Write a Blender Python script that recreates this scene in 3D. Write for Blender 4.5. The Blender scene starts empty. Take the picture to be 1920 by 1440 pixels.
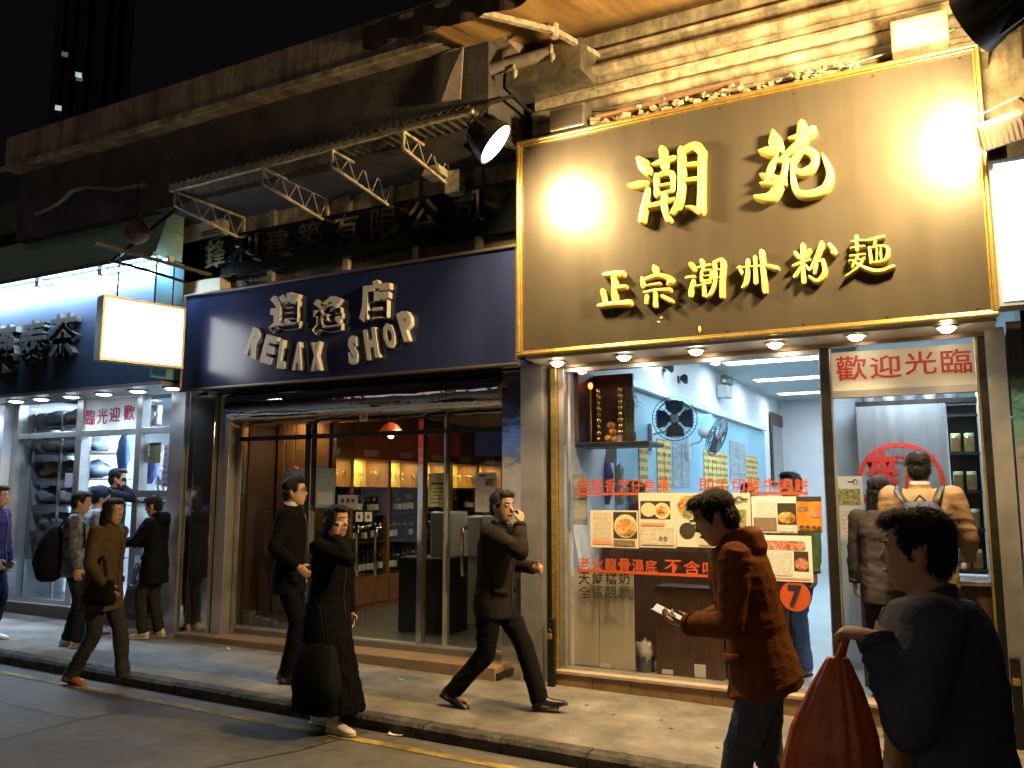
import bpy, bmesh, math, random
from mathutils import Vector, Matrix, noise
R = math.radians
random.seed(7)
SC = bpy.context.scene
COL = SC.collection
# ------------------------------------------------------------------ camera
CAM = Vector((0.0, -6.8, 1.62)); FPX = 1570.0; YAW = 27.7; PIT = 7.44
cd = bpy.data.cameras.new('camera'); cam = bpy.data.objects.new('camera', cd); COL.objects.link(cam)
cam.location = CAM; cam.rotation_euler = (R(90 + PIT), 0, R(YAW))
cd.sensor_width = 36; cd.lens = FPX / 1920 * 36; cd.clip_start = 0.05; cd.clip_end = 2000
SC.camera = cam
# ------------------------------------------------------------------ night sky, faint city glow
w = bpy.data.worlds.new('World'); SC.world = w; w.use_nodes = True
nt = w.node_tree; bg = nt.nodes['Background']
sky = nt.nodes.new('ShaderNodeTexSky'); sky.sky_type = 'NISHITA'; sky.sun_disc = False
sky.sun_elevation = R(-6.5); sky.sun_rotation = R(200)
mx = nt.nodes.new('ShaderNodeMix'); mx.data_type = 'RGBA'; mx.blend_type = 'ADD'; mx.inputs[0].default_value = 1.0
nt.links.new(sky.outputs[0], mx.inputs[6]); mx.inputs[7].default_value = (0.055, 0.05, 0.06, 1)
nt.links.new(mx.outputs[2], bg.inputs[0]); bg.inputs[1].default_value = 0.05
# ------------------------------------------------------------------ moonlight-weak sun, as dark as the photograph
sd = bpy.data.lights.new('sun', 'SUN'); sd.energy = 0.14; sd.angle = R(70); sd.color = (1.0, 0.86, 0.7)
so = bpy.data.objects.new('sun', sd); COL.objects.link(so); so.rotation_euler = (R(48), 0, R(-20))
# ------------------------------------------------------------------ exposure, render settings
SC.view_settings.view_transform = 'Standard'; SC.view_settings.look = 'None'
SC.view_settings.exposure = 0.0; SC.view_settings.gamma = 1.0; SC.view_settings.use_curve_mapping = False
cy = SC.cycles
cy.use_denoising = True; cy.use_adaptive_sampling = True; cy.adaptive_threshold = 0.02
cy.max_bounces = 7; cy.diffuse_bounces = 3; cy.glossy_bounces = 4; cy.transmission_bounces = 6; cy.transparent_max_bounces = 10
cy.sample_clamp_indirect = 4.0; cy.caustics_reflective = False; cy.caustics_refractive = False
cy.blur_glossy = 0.5
# ------------------------------------------------------------------ pixel -> world helpers (pixels of the 1920x1440 photograph)
_cp, _sp = math.cos(R(PIT)), math.sin(R(PIT)); _cy, _sy = math.cos(R(YAW)), math.sin(R(YAW))
def ray(px, py):
    u, v = px - 960.0, 720.0 - py
    up = v * _cp + FPX * _sp; fw = FPX * _cp - v * _sp
    return Vector((u * _cy - fw * _sy, u * _sy + fw * _cy, up))
def onY(px, py, Y):
    d = ray(px, py); return CAM + d * ((Y - CAM.y) / d.y)
def onX(px, py, X):
    d = ray(px, py); return CAM + d * ((X - CAM.x) / d.x)
def onZ(px, py, Z):
    d = ray(px, py); return CAM + d * ((Z - CAM.z) / d.z)
def pav(X): return -0.015 * (X + 3.1)
def onPav(px, py, dz=0.0):
    d = ray(px, py); k = -0.015   # z = k*(X+3.1)+dz
    t = (k * 3.1 + k * CAM.x + dz - CAM.z) / (d.z - k * d.x); return CAM + d * t
# ------------------------------------------------------------------ materials
MATS = {}
def mat(name, col, rough=0.6, metal=0.0, var=0.0, scale=8.0, bump=0.0, bscale=40.0, emit=0.0, ecol=None, spec=0.5, col2=None, coat=0.0, stretch=None, rvar=0.0, detail=5.0, stain=0.0, sscale=0.6, sstretch=None):
    if name in MATS: return MATS[name]
    m = bpy.data.materials.new(name); m.use_nodes = True; t = m.node_tree; b = t.nodes['Principled BSDF']
    b.inputs['Base Color'].default_value = (*col, 1); b.inputs['Roughness'].default_value = rough; b.inputs['Metallic'].default_value = metal
    b.inputs['Specular IOR Level'].default_value = spec; b.inputs['Coat Weight'].default_value = coat
    if emit: b.inputs['Emission Color'].default_value = (*(ecol or col), 1); b.inputs['Emission Strength'].default_value = emit
    if var or bump or rvar:
        tc = t.nodes.new('ShaderNodeTexCoord'); mp = t.nodes.new('ShaderNodeMapping'); t.links.new(tc.outputs['Object'], mp.inputs[0])
        if stretch: mp.inputs['Scale'].default_value = stretch
    if var or rvar:
        n = t.nodes.new('ShaderNodeTexNoise'); n.inputs['Scale'].default_value = scale; n.inputs['Detail'].default_value = detail; n.inputs['Roughness'].default_value = 0.65
        t.links.new(mp.outputs[0], n.inputs['Vector'])
    if var:
        r = t.nodes.new('ShaderNodeValToRGB'); c2 = col2 or tuple(c * (1 - var) for c in col)
        r.color_ramp.elements[0].position = 0.33; r.color_ramp.elements[1].position = 0.68
        r.color_ramp.elements[0].color = (*c2, 1); r.color_ramp.elements[1].color = (*[min(1, c * (1 + var * 0.35)) for c in col], 1)
        t.links.new(n.outputs['Fac'], r.inputs[0]); t.links.new(r.outputs[0], b.inputs['Base Color'])
        if stain:
            ms = t.nodes.new('ShaderNodeMapping'); t.links.new(tc.outputs['Object'], ms.inputs[0]); ms.inputs['Scale'].default_value = sstretch or (1, 1, 1)
            n3 = t.nodes.new('ShaderNodeTexNoise'); n3.inputs['Scale'].default_value = sscale; n3.inputs['Detail'].default_value = 8; n3.inputs['Roughness'].default_value = 0.7; t.links.new(ms.outputs[0], n3.inputs['Vector'])
            r3 = t.nodes.new('ShaderNodeValToRGB'); r3.color_ramp.elements[0].position = 0.4; r3.color_ramp.elements[1].position = 0.6; k3 = 1 - stain; r3.color_ramp.elements[0].color = (k3, k3, k3, 1); t.links.new(n3.outputs['Fac'], r3.inputs[0])
            m3 = t.nodes.new('ShaderNodeMix'); m3.data_type = 'RGBA'; m3.blend_type = 'MULTIPLY'; m3.inputs[0].default_value = 1.0; t.links.new(r.outputs[0], m3.inputs[6]); t.links.new(r3.outputs[0], m3.inputs[7]); t.links.new(m3.outputs[2], b.inputs['Base Color'])
    if rvar:
        mr = t.nodes.new('ShaderNodeMapRange'); mr.inputs[3].default_value = max(0.02, rough - rvar); mr.inputs[4].default_value = min(1, rough + rvar)
        t.links.new(n.outputs['Fac'], mr.inputs[0]); t.links.new(mr.outputs[0], b.inputs['Roughness'])
    if bump:
        n2 = t.nodes.new('ShaderNodeTexNoise'); n2.inputs['Scale'].default_value = bscale; n2.inputs['Detail'].default_value = 4
        t.links.new(mp.outputs[0], n2.inputs['Vector']); bp = t.nodes.new('ShaderNodeBump'); bp.inputs['Strength'].default_value = bump; bp.inputs['Distance'].default_value = 0.02
        t.links.new(n2.outputs['Fac'], bp.inputs['Height']); t.links.new(bp.outputs[0], b.inputs['Normal'])
    MATS[name] = m; return m
def glassmat(name, tint=(1, 1, 1), rough=0.0, ior_f=1.45, clear=0.9):
    if name in MATS: return MATS[name]
    m = bpy.data.materials.new(name); m.use_nodes = True; t = m.node_tree; t.nodes.clear()
    o = t.nodes.new('ShaderNodeOutputMaterial'); mix = t.nodes.new('ShaderNodeMixShader'); tr = t.nodes.new('ShaderNodeBsdfTransparent'); gl = t.nodes.new('ShaderNodeBsdfGlossy'); fr = t.nodes.new('ShaderNodeFresnel')
    tr.inputs[0].default_value = (*[c * clear for c in tint], 1); gl.inputs['Roughness'].default_value = rough; fr.inputs['IOR'].default_value = ior_f
    ge = t.nodes.new('ShaderNodeNewGeometry'); iv = t.nodes.new('ShaderNodeMath'); iv.operation = 'SUBTRACT'; iv.inputs[0].default_value = 1.0; t.links.new(ge.outputs['Backfacing'], iv.inputs[1])
    mu = t.nodes.new('ShaderNodeMath'); mu.operation = 'MULTIPLY'; t.links.new(fr.outputs[0], mu.inputs[0]); t.links.new(iv.outputs[0], mu.inputs[1])
    t.links.new(mu.outputs[0], mix.inputs[0]); t.links.new(tr.outputs[0], mix.inputs[1]); t.links.new(gl.outputs[0], mix.inputs[2]); t.links.new(mix.outputs[0], o.inputs[0])
    MATS[name] = m; return m
def emat(name, col, s):
    return mat(name, col, 0.5, emit=s, ecol=col)
def textmat(name, paper, ink, row=120.0, colw=160.0):
    """printed columns of small type: rows of ink broken into words"""
    if name in MATS: return MATS[name]
    m = bpy.data.materials.new(name); m.use_nodes = True; t = m.node_tree; b = t.nodes['Principled BSDF']; b.inputs['Roughness'].default_value = 0.5
    tc = t.nodes.new('ShaderNodeTexCoord'); sx = t.nodes.new('ShaderNodeSeparateXYZ'); t.links.new(tc.outputs['Object'], sx.inputs[0])
    def M(op, a, bb=None):
        n = t.nodes.new('ShaderNodeMath'); n.operation = op
        for i, v in enumerate((a, bb)):
            if v is None: continue
            if isinstance(v, (int, float)): n.inputs[i].default_value = v
            else: t.links.new(v, n.inputs[i])
        return n.outputs[0]
    rows = M('GREATER_THAN', M('SINE', M('MULTIPLY', sx.outputs['Z'], row * 6.283)), 0.1)
    n = t.nodes.new('ShaderNodeTexNoise'); n.inputs['Scale'].default_value = 1.0; n.inputs['Detail'].default_value = 1
    mp = t.nodes.new('ShaderNodeMapping'); mp.inputs['Scale'].default_value = (colw, colw, row); t.links.new(tc.outputs['Object'], mp.inputs[0]); t.links.new(mp.outputs[0], n.inputs['Vector'])
    f = M('MULTIPLY', rows, M('GREATER_THAN', n.outputs['Fac'], 0.46))
    mixn = t.nodes.new('ShaderNodeMix'); mixn.data_type = 'RGBA'; mixn.inputs[6].default_value = (*paper, 1); mixn.inputs[7].default_value = (*ink, 1)
    t.links.new(f, mixn.inputs[0]); t.links.new(mixn.outputs[2], b.inputs['Base Color']); MATS[name] = m; return m
def photomat(name, cols, scale=30.0):
    """flat colour print of mixed patches"""
    if name in MATS: return MATS[name]
    m = bpy.data.materials.new(name); m.use_nodes = True; t = m.node_tree; b = t.nodes['Principled BSDF']; b.inputs['Roughness'].default_value = 0.35
    tc = t.nodes.new('ShaderNodeTexCoord'); n = t.nodes.new('ShaderNodeTexNoise'); n.inputs['Scale'].default_value = scale; n.inputs['Detail'].default_value = 3; n.inputs['Distortion'].default_value = 1.2
    t.links.new(tc.outputs['Object'], n.inputs['Vector']); r = t.nodes.new('ShaderNodeValToRGB'); cr = r.color_ramp
    while len(cr.elements) < len(cols): cr.elements.new(0.5)
    for i, c in enumerate(cols):
        cr.elements[i].position = 0.3 + 0.42 * i / max(1, len(cols) - 1); cr.elements[i].color = (*c, 1)
    t.links.new(n.outputs['Fac'], r.inputs[0]); t.links.new(r.outputs[0], b.inputs['Base Color']); MATS[name] = m; return m
# ------------------------------------------------------------------ mesh builder
class MB:
    def __init__(s): s.v = []; s.f = []
    def add(s, vs, fs):
        o = len(s.v); s.v += [Vector(q) for q in vs]; s.f += [tuple(i + o for i in q) for q in fs]; return s
    def box(s, a, b):
        x0, y0, z0 = [min(p, q) for p, q in zip(a, b)]; x1, y1, z1 = [max(p, q) for p, q in zip(a, b)]
        return s.add([(x0,y0,z0),(x1,y0,z0),(x1,y1,z0),(x0,y1,z0),(x0,y0,z1),(x1,y0,z1),(x1,y1,z1),(x0,y1,z1)],
                     [(0,3,2,1),(4,5,6,7),(0,1,5,4),(1,2,6,5),(2,3,7,6),(3,0,4,7)])
    def obox(s, c, size, M):   # oriented box
        h = Vector(size) / 2; vs = [Vector(c) + M @ Vector((sx*h.x, sy*h.y, sz*h.z)) for sz in (-1,1) for sx, sy in ((-1,-1),(1,-1),(1,1),(-1,1))]
        return s.add(vs, [(0,3,2,1),(4,5,6,7),(0,1,5,4),(1,2,6,5),(2,3,7,6),(3,0,4,7)])
    def bar(s, p, q, wx, wy=None):  # square bar between two points
        p, q = Vector(p), Vector(q); d = q - p; M = d.to_track_quat('Z', 'Y').to_matrix(); return s.obox((p + q) / 2, (wx, wy or wx, d.length), M)
    def tube(s, pts, rad, n=8, cap=True, sy=1.0, up=None):
        pts = [Vector(p) for p in pts]; k = len(pts); rad = rad if isinstance(rad, (list, tuple)) else [rad] * k
        o = len(s.v); prev = None
        for i, p in enumerate(pts):
            d = (pts[min(i+1, k-1)] - pts[max(i-1, 0)]).normalized()
            if prev is None:
                a = Vector(up) if up else (Vector((0,0,1)) if abs(d.z) < 0.9 else Vector((0,1,0)))
            else: a = prev
            x = d.cross(a).normalized(); y = x.cross(d).normalized(); prev = y
            for j in range(n):
                t = 2 * math.pi * j / n; s.v.append(p + x * math.cos(t) * rad[i] + y * math.sin(t) * rad[i] * sy)
        for i in range(k - 1):
            for j in range(n): a0 = o + i*n + j; b0 = o + i*n + (j+1) % n; s.f.append((a0, b0, b0 + n, a0 + n))
        if cap: s.f.append(tuple(o + j for j in reversed(range(n)))); s.f.append(tuple(o + (k-1)*n + j for j in range(n)))
        return s
    def lathe(s, prof, c=(0,0,0), n=16, axis=None):
        c = Vector(c); o = len(s.v); M = axis if axis else Matrix.Identity(3)
        for r, z in prof:
            for j in range(n): t = 2*math.pi*j/n; s.v.append(c + M @ Vector((r*math.cos(t), r*math.sin(t), z)))
        for i in range(len(prof) - 1):
            for j in range(n): a0 = o+i*n+j; b0 = o+i*n+(j+1)%n; s.f.append((a0, b0, b0+n, a0+n))
        s.f.append(tuple(o + j for j in reversed(range(n)))); s.f.append(tuple(o + (len(prof)-1)*n + j for j in range(n))); return s
    def ell(s, c, r, n=12, m=8, M=None):
        c = Vector(c); M = M or Matrix.Identity(3)
        prof = [(math.sin(math.pi*i/m), -math.cos(math.pi*i/m)) for i in range(m+1)]; prof[0] = (0.02, -1); prof[-1] = (0.02, 1); o = len(s.v)
        for q, z in prof:
            for j in range(n): t = 2*math.pi*j/n; s.v.append(c + M @ Vector((r[0]*q*math.cos(t), r[1]*q*math.sin(t), r[2]*z)))
        for i in range(m):
            for j in range(n): a0 = o+i*n+j; b0 = o+i*n+(j+1)%n; s.f.append((a0, b0, b0+n, a0+n))
        s.f.append(tuple(o + j for j in reversed(range(n)))); s.f.append(tuple(o + m*n + j for j in range(n))); return s
    def loft(s, rings):
        o = len(s.v); n = len(rings[0])
        for q in rings: s.v += [Vector(p) for p in q]
        for i in range(len(rings)-1):
            for j in range(n): a0 = o+i*n+j; b0 = o+i*n+(j+1)%n; s.f.append((a0, b0, b0+n, a0+n))
        s.f.append(tuple(o + j for j in reversed(range(n)))); s.f.append(tuple(o + (len(rings)-1)*n + j for j in range(n))); return s
    def prism(s, poly, y0, y1):   # polygon in XZ pushed along Y
        n = len(poly); o = len(s.v); s.v += [Vector((x, y0, z)) for x, z in poly] + [Vector((x, y1, z)) for x, z in poly]
        s.f += [tuple(o+i for i in range(n)), tuple(o+n+i for i in reversed(range(n)))] + [(o+i, o+n+i, o+n+(i+1)%n, o+(i+1)%n) for i in range(n)]; return s
    def mesh(s, name='m', M=None):
        me = bpy.data.meshes.new(name); vs = [M @ v for v in s.v] if M else s.v
        me.from_pydata([tuple(v) for v in vs], [], s.f); me.update()
        bm = bmesh.new(); bm.from_mesh(me); bmesh.ops.recalc_face_normals(bm, faces=bm.faces); bm.to_mesh(me); bm.free(); return me
    def build(s, name, m, parent=None, smooth=False, bev=0.0):
        M = parent['_m'] if False else None
        me = s.mesh(name, WM[parent.name].inverted() if parent else None)
        o = bpy.data.objects.new(name, me); COL.objects.link(o); me.materials.append(m)
        if parent: o.parent = parent; WM[o.name] = WM[parent.name]
        else: WM[o.name] = Matrix.Identity(4)
        if smooth:
            for p in me.polygons: p.use_smooth = True
            if smooth != 2:
                md = o.modifiers.new('es', 'EDGE_SPLIT'); md.split_angle = R(40)
        if bev: md = o.modifiers.new('bv', 'BEVEL'); md.width = bev; md.segments = 2; md.limit_method = 'ANGLE'
        return o
WM = {}
def tag(o, label=None, cat=None, group=None, kind=None):
    if label: o['label'] = label
    if cat: o['category'] = cat
    if group: o['group'] = group
    if kind: o['kind'] = kind
    return o
def thing(name, label, cat, loc=(0,0,0), rz=0.0, group=None):
    o = bpy.data.objects.new(name, None); COL.objects.link(o); o.empty_display_size = 0.1
    o.location = loc; o.rotation_euler = (0, 0, rz); WM[o.name] = Matrix.Translation(Vector(loc)) @ Matrix.Rotation(rz, 4, 'Z')
    return tag(o, label, cat, group)
def place(name, me, loc, parent=None, rot=(0,0,0), scl=(1,1,1)):
    """another object on shared mesh data, at a world place"""
    o = bpy.data.objects.new(name, me); COL.objects.link(o)
    Mw = Matrix.LocRotScale(Vector(loc), Matrix.Rotation(rot[2],3,'Z') @ Matrix.Rotation(rot[1],3,'Y') @ Matrix.Rotation(rot[0],3,'X'), Vector(scl))
    if parent: o.parent = parent; Ml = WM[parent.name].inverted() @ Mw
    else: Ml = Mw
    o.matrix_basis = Ml; WM[o.name] = Mw; return o
def structure(o): o['kind'] = 'structure'; return o
_tc = {}
def glyph(ch, m, parent, box=None, at=None, size=0.2, y=0.0, depth=0.01, bev=0.0, bold=0.0, rot=0.0, name='character', M=None, wscale=1.0):
    """one written character as a solid; box=(x0,z0,x1,z1) in world on plane Y=y, facing the street"""
    c = bpy.data.curves.new('t', 'FONT'); c.body = ch; c.size = 1.0; c.extrude = 0.01; c.offset = bold; c.resolution_u = 2
    c.align_x = 'CENTER'; t = bpy.data.objects.new('t', c); COL.objects.link(t)
    dg = bpy.context.evaluated_depsgraph_get(); me = bpy.data.meshes.new_from_object(t.evaluated_get(dg)); bpy.data.objects.remove(t); bpy.data.curves.remove(c)
    xs = [v.co.x for v in me.vertices]; ys = [v.co.y for v in me.vertices]
    x0, x1, y0, y1 = min(xs), max(xs), min(ys), max(ys)
    if box:
        cx, cz = (box[0]+box[2])/2, (box[1]+box[3])/2; sx = (box[2]-box[0])/(x1-x0); sz = (box[3]-box[1])/(y1-y0)
    else:
        cx, cz = at; sz = size / max(y1-y0, 0.6 if len(ch) == 1 else 0.01); sx = sz * wscale
    for v in me.vertices:
        a = (v.co.x - (x0+x1)/2) * sx; b = (v.co.y - (y0+y1)/2) * sz; d = v.co.z / 0.01
        ca, sa = math.cos(rot), math.sin(rot)
        p = Vector((cx + a*ca - b*sa, y - depth/2 - d*depth/2, cz + a*sa + b*ca))
        v.co = WM[parent.name].inverted() @ ((M @ p) if M else p)
    me.materials.append(m); o = bpy.data.objects.new(name, me); COL.objects.link(o); o.parent = parent; WM[o.name] = WM[parent.name]
    if bev: md = o.modifiers.new('bv', 'BEVEL'); md.width = bev; md.segments = 2; md.limit_method = 'ANGLE'; md.angle_limit = R(50)
    return o
def brush(strokes, m, parent, Y, ox, oy, sc, depth, name='character', wk=1.0):
    """brush-written character: each stroke a rounded swelling ridge, traced on the sign's own plane"""
    b = MB()
    for st in strokes:
        pts = []
        for i, (x, y, r) in enumerate(st):
            p = onY(ox + x/sc, oy + y/sc, Y); q = onY(ox + (x + r)/sc, oy + y/sc, Y); pts.append((p.x, p.z, (q.x - p.x) * wk))
        # densify with Catmull-Rom
        den = []
        for i in range(len(pts)-1):
            p0, p1, p2, p3 = pts[max(i-1,0)], pts[i], pts[i+1], pts[min(i+2,len(pts)-1)]
            for k in range(5):
                t = k/5; den.append(tuple(0.5*((2*p1[a]) + (-p0[a]+p2[a])*t + (2*p0[a]-5*p1[a]+4*p2[a]-p3[a])*t*t + (-p0[a]+3*p1[a]-3*p2[a]+p3[a])*t**3) for a in range(3)))
        den.append(pts[-1])
        dx, dz = den[1][0]-den[0][0], den[1][1]-den[0][1]; l = math.hypot(dx, dz) or 1
        r0 = den[0][2]; head = [(den[0][0]-dx/l*r0*k, den[0][1]-dz/l*r0*k, r0*math.sqrt(max(0.02, 1-k*k))) for k in (0.98, 0.8, 0.45)]
        dx, dz = den[-1][0]-den[-2][0], den[-1][1]-den[-2][1]; l = math.hypot(dx, dz) or 1
        r1 = den[-1][2]; tail = [(den[-1][0]+dx/l*r1*k, den[-1][1]+dz/l*r1*k, r1*math.sqrt(max(0.02, 1-k*k))) for k in (0.45, 0.8, 0.98)]
        den = head + den + tail; rings = []
        for i, (x, z, r) in enumerate(den):
            a, c = den[max(i-1,0)], den[min(i+1,len(den)-1)]; dx, dz = c[0]-a[0], c[1]-a[1]; l = math.hypot(dx, dz) or 1; nx, nz = -dz/l, dx/l
            jit = random.uniform(0, 0.0015); ring = []
            for u, h in ((-1, 0), (-1, 0.62), (-0.88, 0.86), (-0.55, 0.98), (0, 1.03), (0.55, 0.98), (0.88, 0.86), (1, 0.62), (1, 0)):
                ring.append((x + nx*u*r, Y - h*depth - jit, z + nz*u*r))
            rings.append(ring)
        b.loft(rings)
    return b.build(name, m, parent, smooth=True)
def area(name, loc, aim, power, col, size, sizey=None, parent=None, spread=180):
    l = bpy.data.lights.new(name, 'AREA'); l.energy = power; l.color = col; l.size = size; l.spread = R(spread)
    if sizey: l.shape = 'RECTANGLE'; l.size_y = sizey
    else: l.shape = 'DISK'
    o = bpy.data.objects.new(name, l); COL.objects.link(o); d = Vector(aim) - Vector(loc)
    Mw = Matrix.Translation(Vector(loc)) @ d.to_track_quat('-Z', 'Y').to_matrix().to_4x4()
    if parent: o.parent = parent; o.matrix_basis = WM[parent.name].inverted() @ Mw
    else: o.matrix_basis = Mw
    return o
def spot(name, loc, aim, power, col, angle=100, blend=0.6, rad=0.04, parent=None):
    l = bpy.data.lights.new(name, 'SPOT'); l.energy = power; l.color = col; l.spot_size = R(angle); l.spot_blend = blend; l.shadow_soft_size = rad
    o = bpy.data.objects.new(name, l); COL.objects.link(o); d = Vector(aim) - Vector(loc)
    Mw = Matrix.Translation(Vector(loc)) @ d.to_track_quat('-Z', 'Y').to_matrix().to_4x4()
    if parent: o.parent = parent; o.matrix_basis = WM[parent.name].inverted() @ Mw
    else: o.matrix_basis = Mw
    return o
# ================================================================== materials used around the street
STEEL = mat('brushed_steel', (0.58, 0.56, 0.53), 0.36, 0.8, var=0.25, scale=3, bump=0.05, bscale=4, rvar=0.12)
MIRROR = mat('polished_steel', (0.6, 0.54, 0.48), 0.10, 0.96, bump=0.3, bscale=2.2, var=0.25, scale=2, rvar=0.05)
ROLLED = mat('rolled_polished_steel', (0.6, 0.58, 0.56), 0.05, 1.0, bump=1.0, bscale=1.5, stretch=(0.9, 1, 1.8))
DKMETAL = mat('dark_metal', (0.03, 0.028, 0.026), 0.45, 0.6, var=0.4, scale=12)
BLACK = mat('black_paint', (0.012, 0.012, 0.012), 0.45, var=0.3)
GALV = mat('galvanised_steel', (0.42, 0.4, 0.36), 0.42, 0.85, var=0.45, scale=9, bump=0.1, bscale=30)
PAINTY = mat('cream_painted_steel', (0.55, 0.5, 0.4), 0.5, 0.0, var=0.4, scale=14, col2=(0.22, 0.17, 0.11), bump=0.1)
GOLD = mat('gold_moulding', (0.72, 0.5, 0.16), 0.3, 0.85, var=0.35, scale=20, bump=0.15, bscale=60)
GLASS = glassmat('window_glass')
GLASSD = glassmat('tinted_door_glass', (0.92, 0.96, 0.93), clear=0.86)
CONC = mat('stained_concrete', (0.25, 0.225, 0.195), 0.85, var=0.55, scale=2.2, bump=0.35, bscale=70, detail=8, rvar=0.12, stain=0.3, sscale=0.9)
ROADM = mat('concrete_road', (0.15, 0.14, 0.13), 0.75, var=0.35, scale=9, bump=0.35, bscale=110, detail=9, rvar=0.2, stain=0.35, sscale=0.6)
KERB = mat('kerb_stone', (0.10, 0.088, 0.076), 0.85, var=0.7, scale=9, bump=0.7, bscale=35, detail=9, stain=0.6, sscale=3)
YELLOW = mat('worn_yellow_paint', (0.42, 0.29, 0.05), 0.7, var=0.85, scale=9, col2=(0.14, 0.12, 0.08), detail=11, stain=0.6, sscale=2)
TAR = mat('tar_joint', (0.015, 0.014, 0.013), 0.6)
PLASTER = mat('old_plaster', (0.46, 0.40, 0.30), 0.85, var=0.5, scale=5, col2=(0.2, 0.16, 0.1), bump=0.35, bscale=25, detail=9, stain=0.55, sscale=2.5, sstretch=(2, 1, 0.5))
WHITEP = mat('white_paint', (0.78, 0.78, 0.76), 0.5, var=0.06, scale=3)
DARKWALL = mat('dark_weathered_wall', (0.075, 0.068, 0.072), 0.85, var=0.5, scale=3, bump=0.3)
BEAMC = mat('weathered_parapet', (0.32, 0.25, 0.2), 0.85, var=0.5, scale=2.2, bump=0.25, bscale=20, detail=10, stain=0.5, sscale=2, sstretch=(3, 1, 0.3))
GRAN = mat('polished_granite', (0.03, 0.027, 0.025), 0.12, var=0.6, scale=60, spec=0.6)
# ================================================================== ground
def sheet(name, m, y0, y1, dz, x0=-60, x1=30, n=30):
    b = MB(); vs = []; fs = []
    for i in range(n+1):
        x = x0 + (x1-x0)*i/n; vs += [(x, y0, pav(x)+dz), (x, y1, pav(x)+dz)]
    for i in range(n): fs.append((2*i, 2*i+2, 2*i+3, 2*i+1))
    b.add(vs, fs); return structure(b.build(name, m))
KY = -1.67
ground = sheet('ground', mat('far_ground', (0.05, 0.048, 0.046), 0.9), -400, 400, -0.32, -500, 400, 40)
road = sheet('road', ROADM, -30, KY - 0.004, -0.09)
pavement = sheet('pavement', CONC, KY + 0.14, 0.35, 0.0)
pavement_base = MB()
for i in range(60):   # kerb stones, each with its joint
    x = -22 + i * 0.62
    b = MB(); g = random.uniform(0.003, 0.007); dz = random.uniform(-0.004, 0.004); xa, xb = x + g, x + 0.62 - g
    if xa > 8 : break
    prof = [(KY, -0.14), (KY - 0.006, -0.02), (KY + 0.018, 0.004), (KY + 0.137, 0.003), (KY + 0.137, -0.14)]
    n = len(prof); vs = [(xa, y, pav(xa) + z + dz) for y, z in prof] + [(xb, y, pav(xb) + z + dz) for y, z in prof]
    b.add(vs, [tuple(range(n)), tuple(range(2*n-1, n-1, -1))] + [(k, n+k, n+(k+1) % n, (k+1) % n) for k in range(n)])
    b.build('kerb_stone', KERB, pavement)
def strip(name, m, pts, wd, dz, parent):
    b = MB()
    for (xa, ya), (xb, yb) in zip(pts, pts[1:]):
        d = Vector((xb-xa, yb-ya)).normalized(); nrm = Vector((-d.y, d.x)) * wd/2
        k = max(1, int(math.hypot(xb-xa, yb-ya) / 1.0))
        for i in range(k):
            ps = [(xa+(xb-xa)*t/k, ya+(yb-ya)*t/k) for t in (i, i+1)]
            q = [(ps[0][0]+nrm.x, ps[0][1]+nrm.y), (ps[0][0]-nrm.x, ps[0][1]-nrm.y), (ps[1][0]-nrm.x, ps[1][1]-nrm.y), (ps[1][0]+nrm.x, ps[1][1]+nrm.y)]
            b.add([(x, y, pav(x) - 0.09 + dz) for x, y in q], [(0, 1, 2, 3)])
    return b.build(name, m, parent)
strip('yellow_line', YELLOW, [(-25, -1.90), (8, -1.90)], 0.085, 0.004, road)
def rp(px, py): p = onPav(px, py, -0.09); return (p.x, p.y)
strip('slab_joint', TAR, [rp(-60, 1303), rp(150, 1350), rp(330, 1425)][:2], 0.018, 0.003, road)
strip('slab_joint', TAR, [rp(0, 1388), rp(150, 1350), rp(320, 1318)], 0.018, 0.0034, road)
strip('slab_joint', TAR, [rp(330, 1452), rp(560, 1408), rp(690, 1372)], 0.014, 0.003, road)
strip('slab_joint', TAR, [(-25, -4.2), (8, -4.2)], 0.02, 0.003, road)
LITTER = mat('paper_litter', (0.75, 0.73, 0.68), 0.7)
def litter(px, py, dz, sx, sy, label, rz):
    p = onPav(px, py, dz); b = MB(); n = 6; vs = []; fs = []
    for i in range(n):
        for j in range(4):
            x = (i/(n-1)-0.5)*sx; y = (j/3-0.5)*sy
            z = 0.006 + 0.012*abs(noise.noise(Vector((x*30+px, y*40, 0)))) + (0.012 if i in (0, n-1) else 0)
            c, s = math.cos(rz), math.sin(rz); vs.append((p.x + x*c - y*s, p.y + x*s + y*c, p.z + z))
    for i in range(n-1):
        for j in range(3): fs.append((i*4+j, i*4+j+1, i*4+j+5, i*4+j+4))
    b.add(vs, fs); tag(b.build('paper_scrap', LITTER), label, 'litter', 'paper scraps on the ground')
litter(745, 1379, -0.09, 0.13, 0.05, 'crumpled white paper scrap in the gutter by the kerb', 0.3)
litter(431, 1218, 0, 0.06, 0.03, 'tiny white scrap on the pavement before the wine shop step', 0.1)
litter(753, 1276, 0, 0.05, 0.02, 'small white scrap on the pavement between the woman in black and the striding man', 0.5)
for (px, py) in ((1345, 1402), (1150, 1340), (1240, 1350), (1100, 1322), (1168, 1412), (1258, 1366), (890, 1365)):
    p = onPav(px, py, 0.002); b = MB(); b.lathe([(0.02*random.uniform(0.6, 1.3), 0), (0.012, 0.002)], p, 7); b.build('gum_spot', TAR, pavement)
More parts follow.
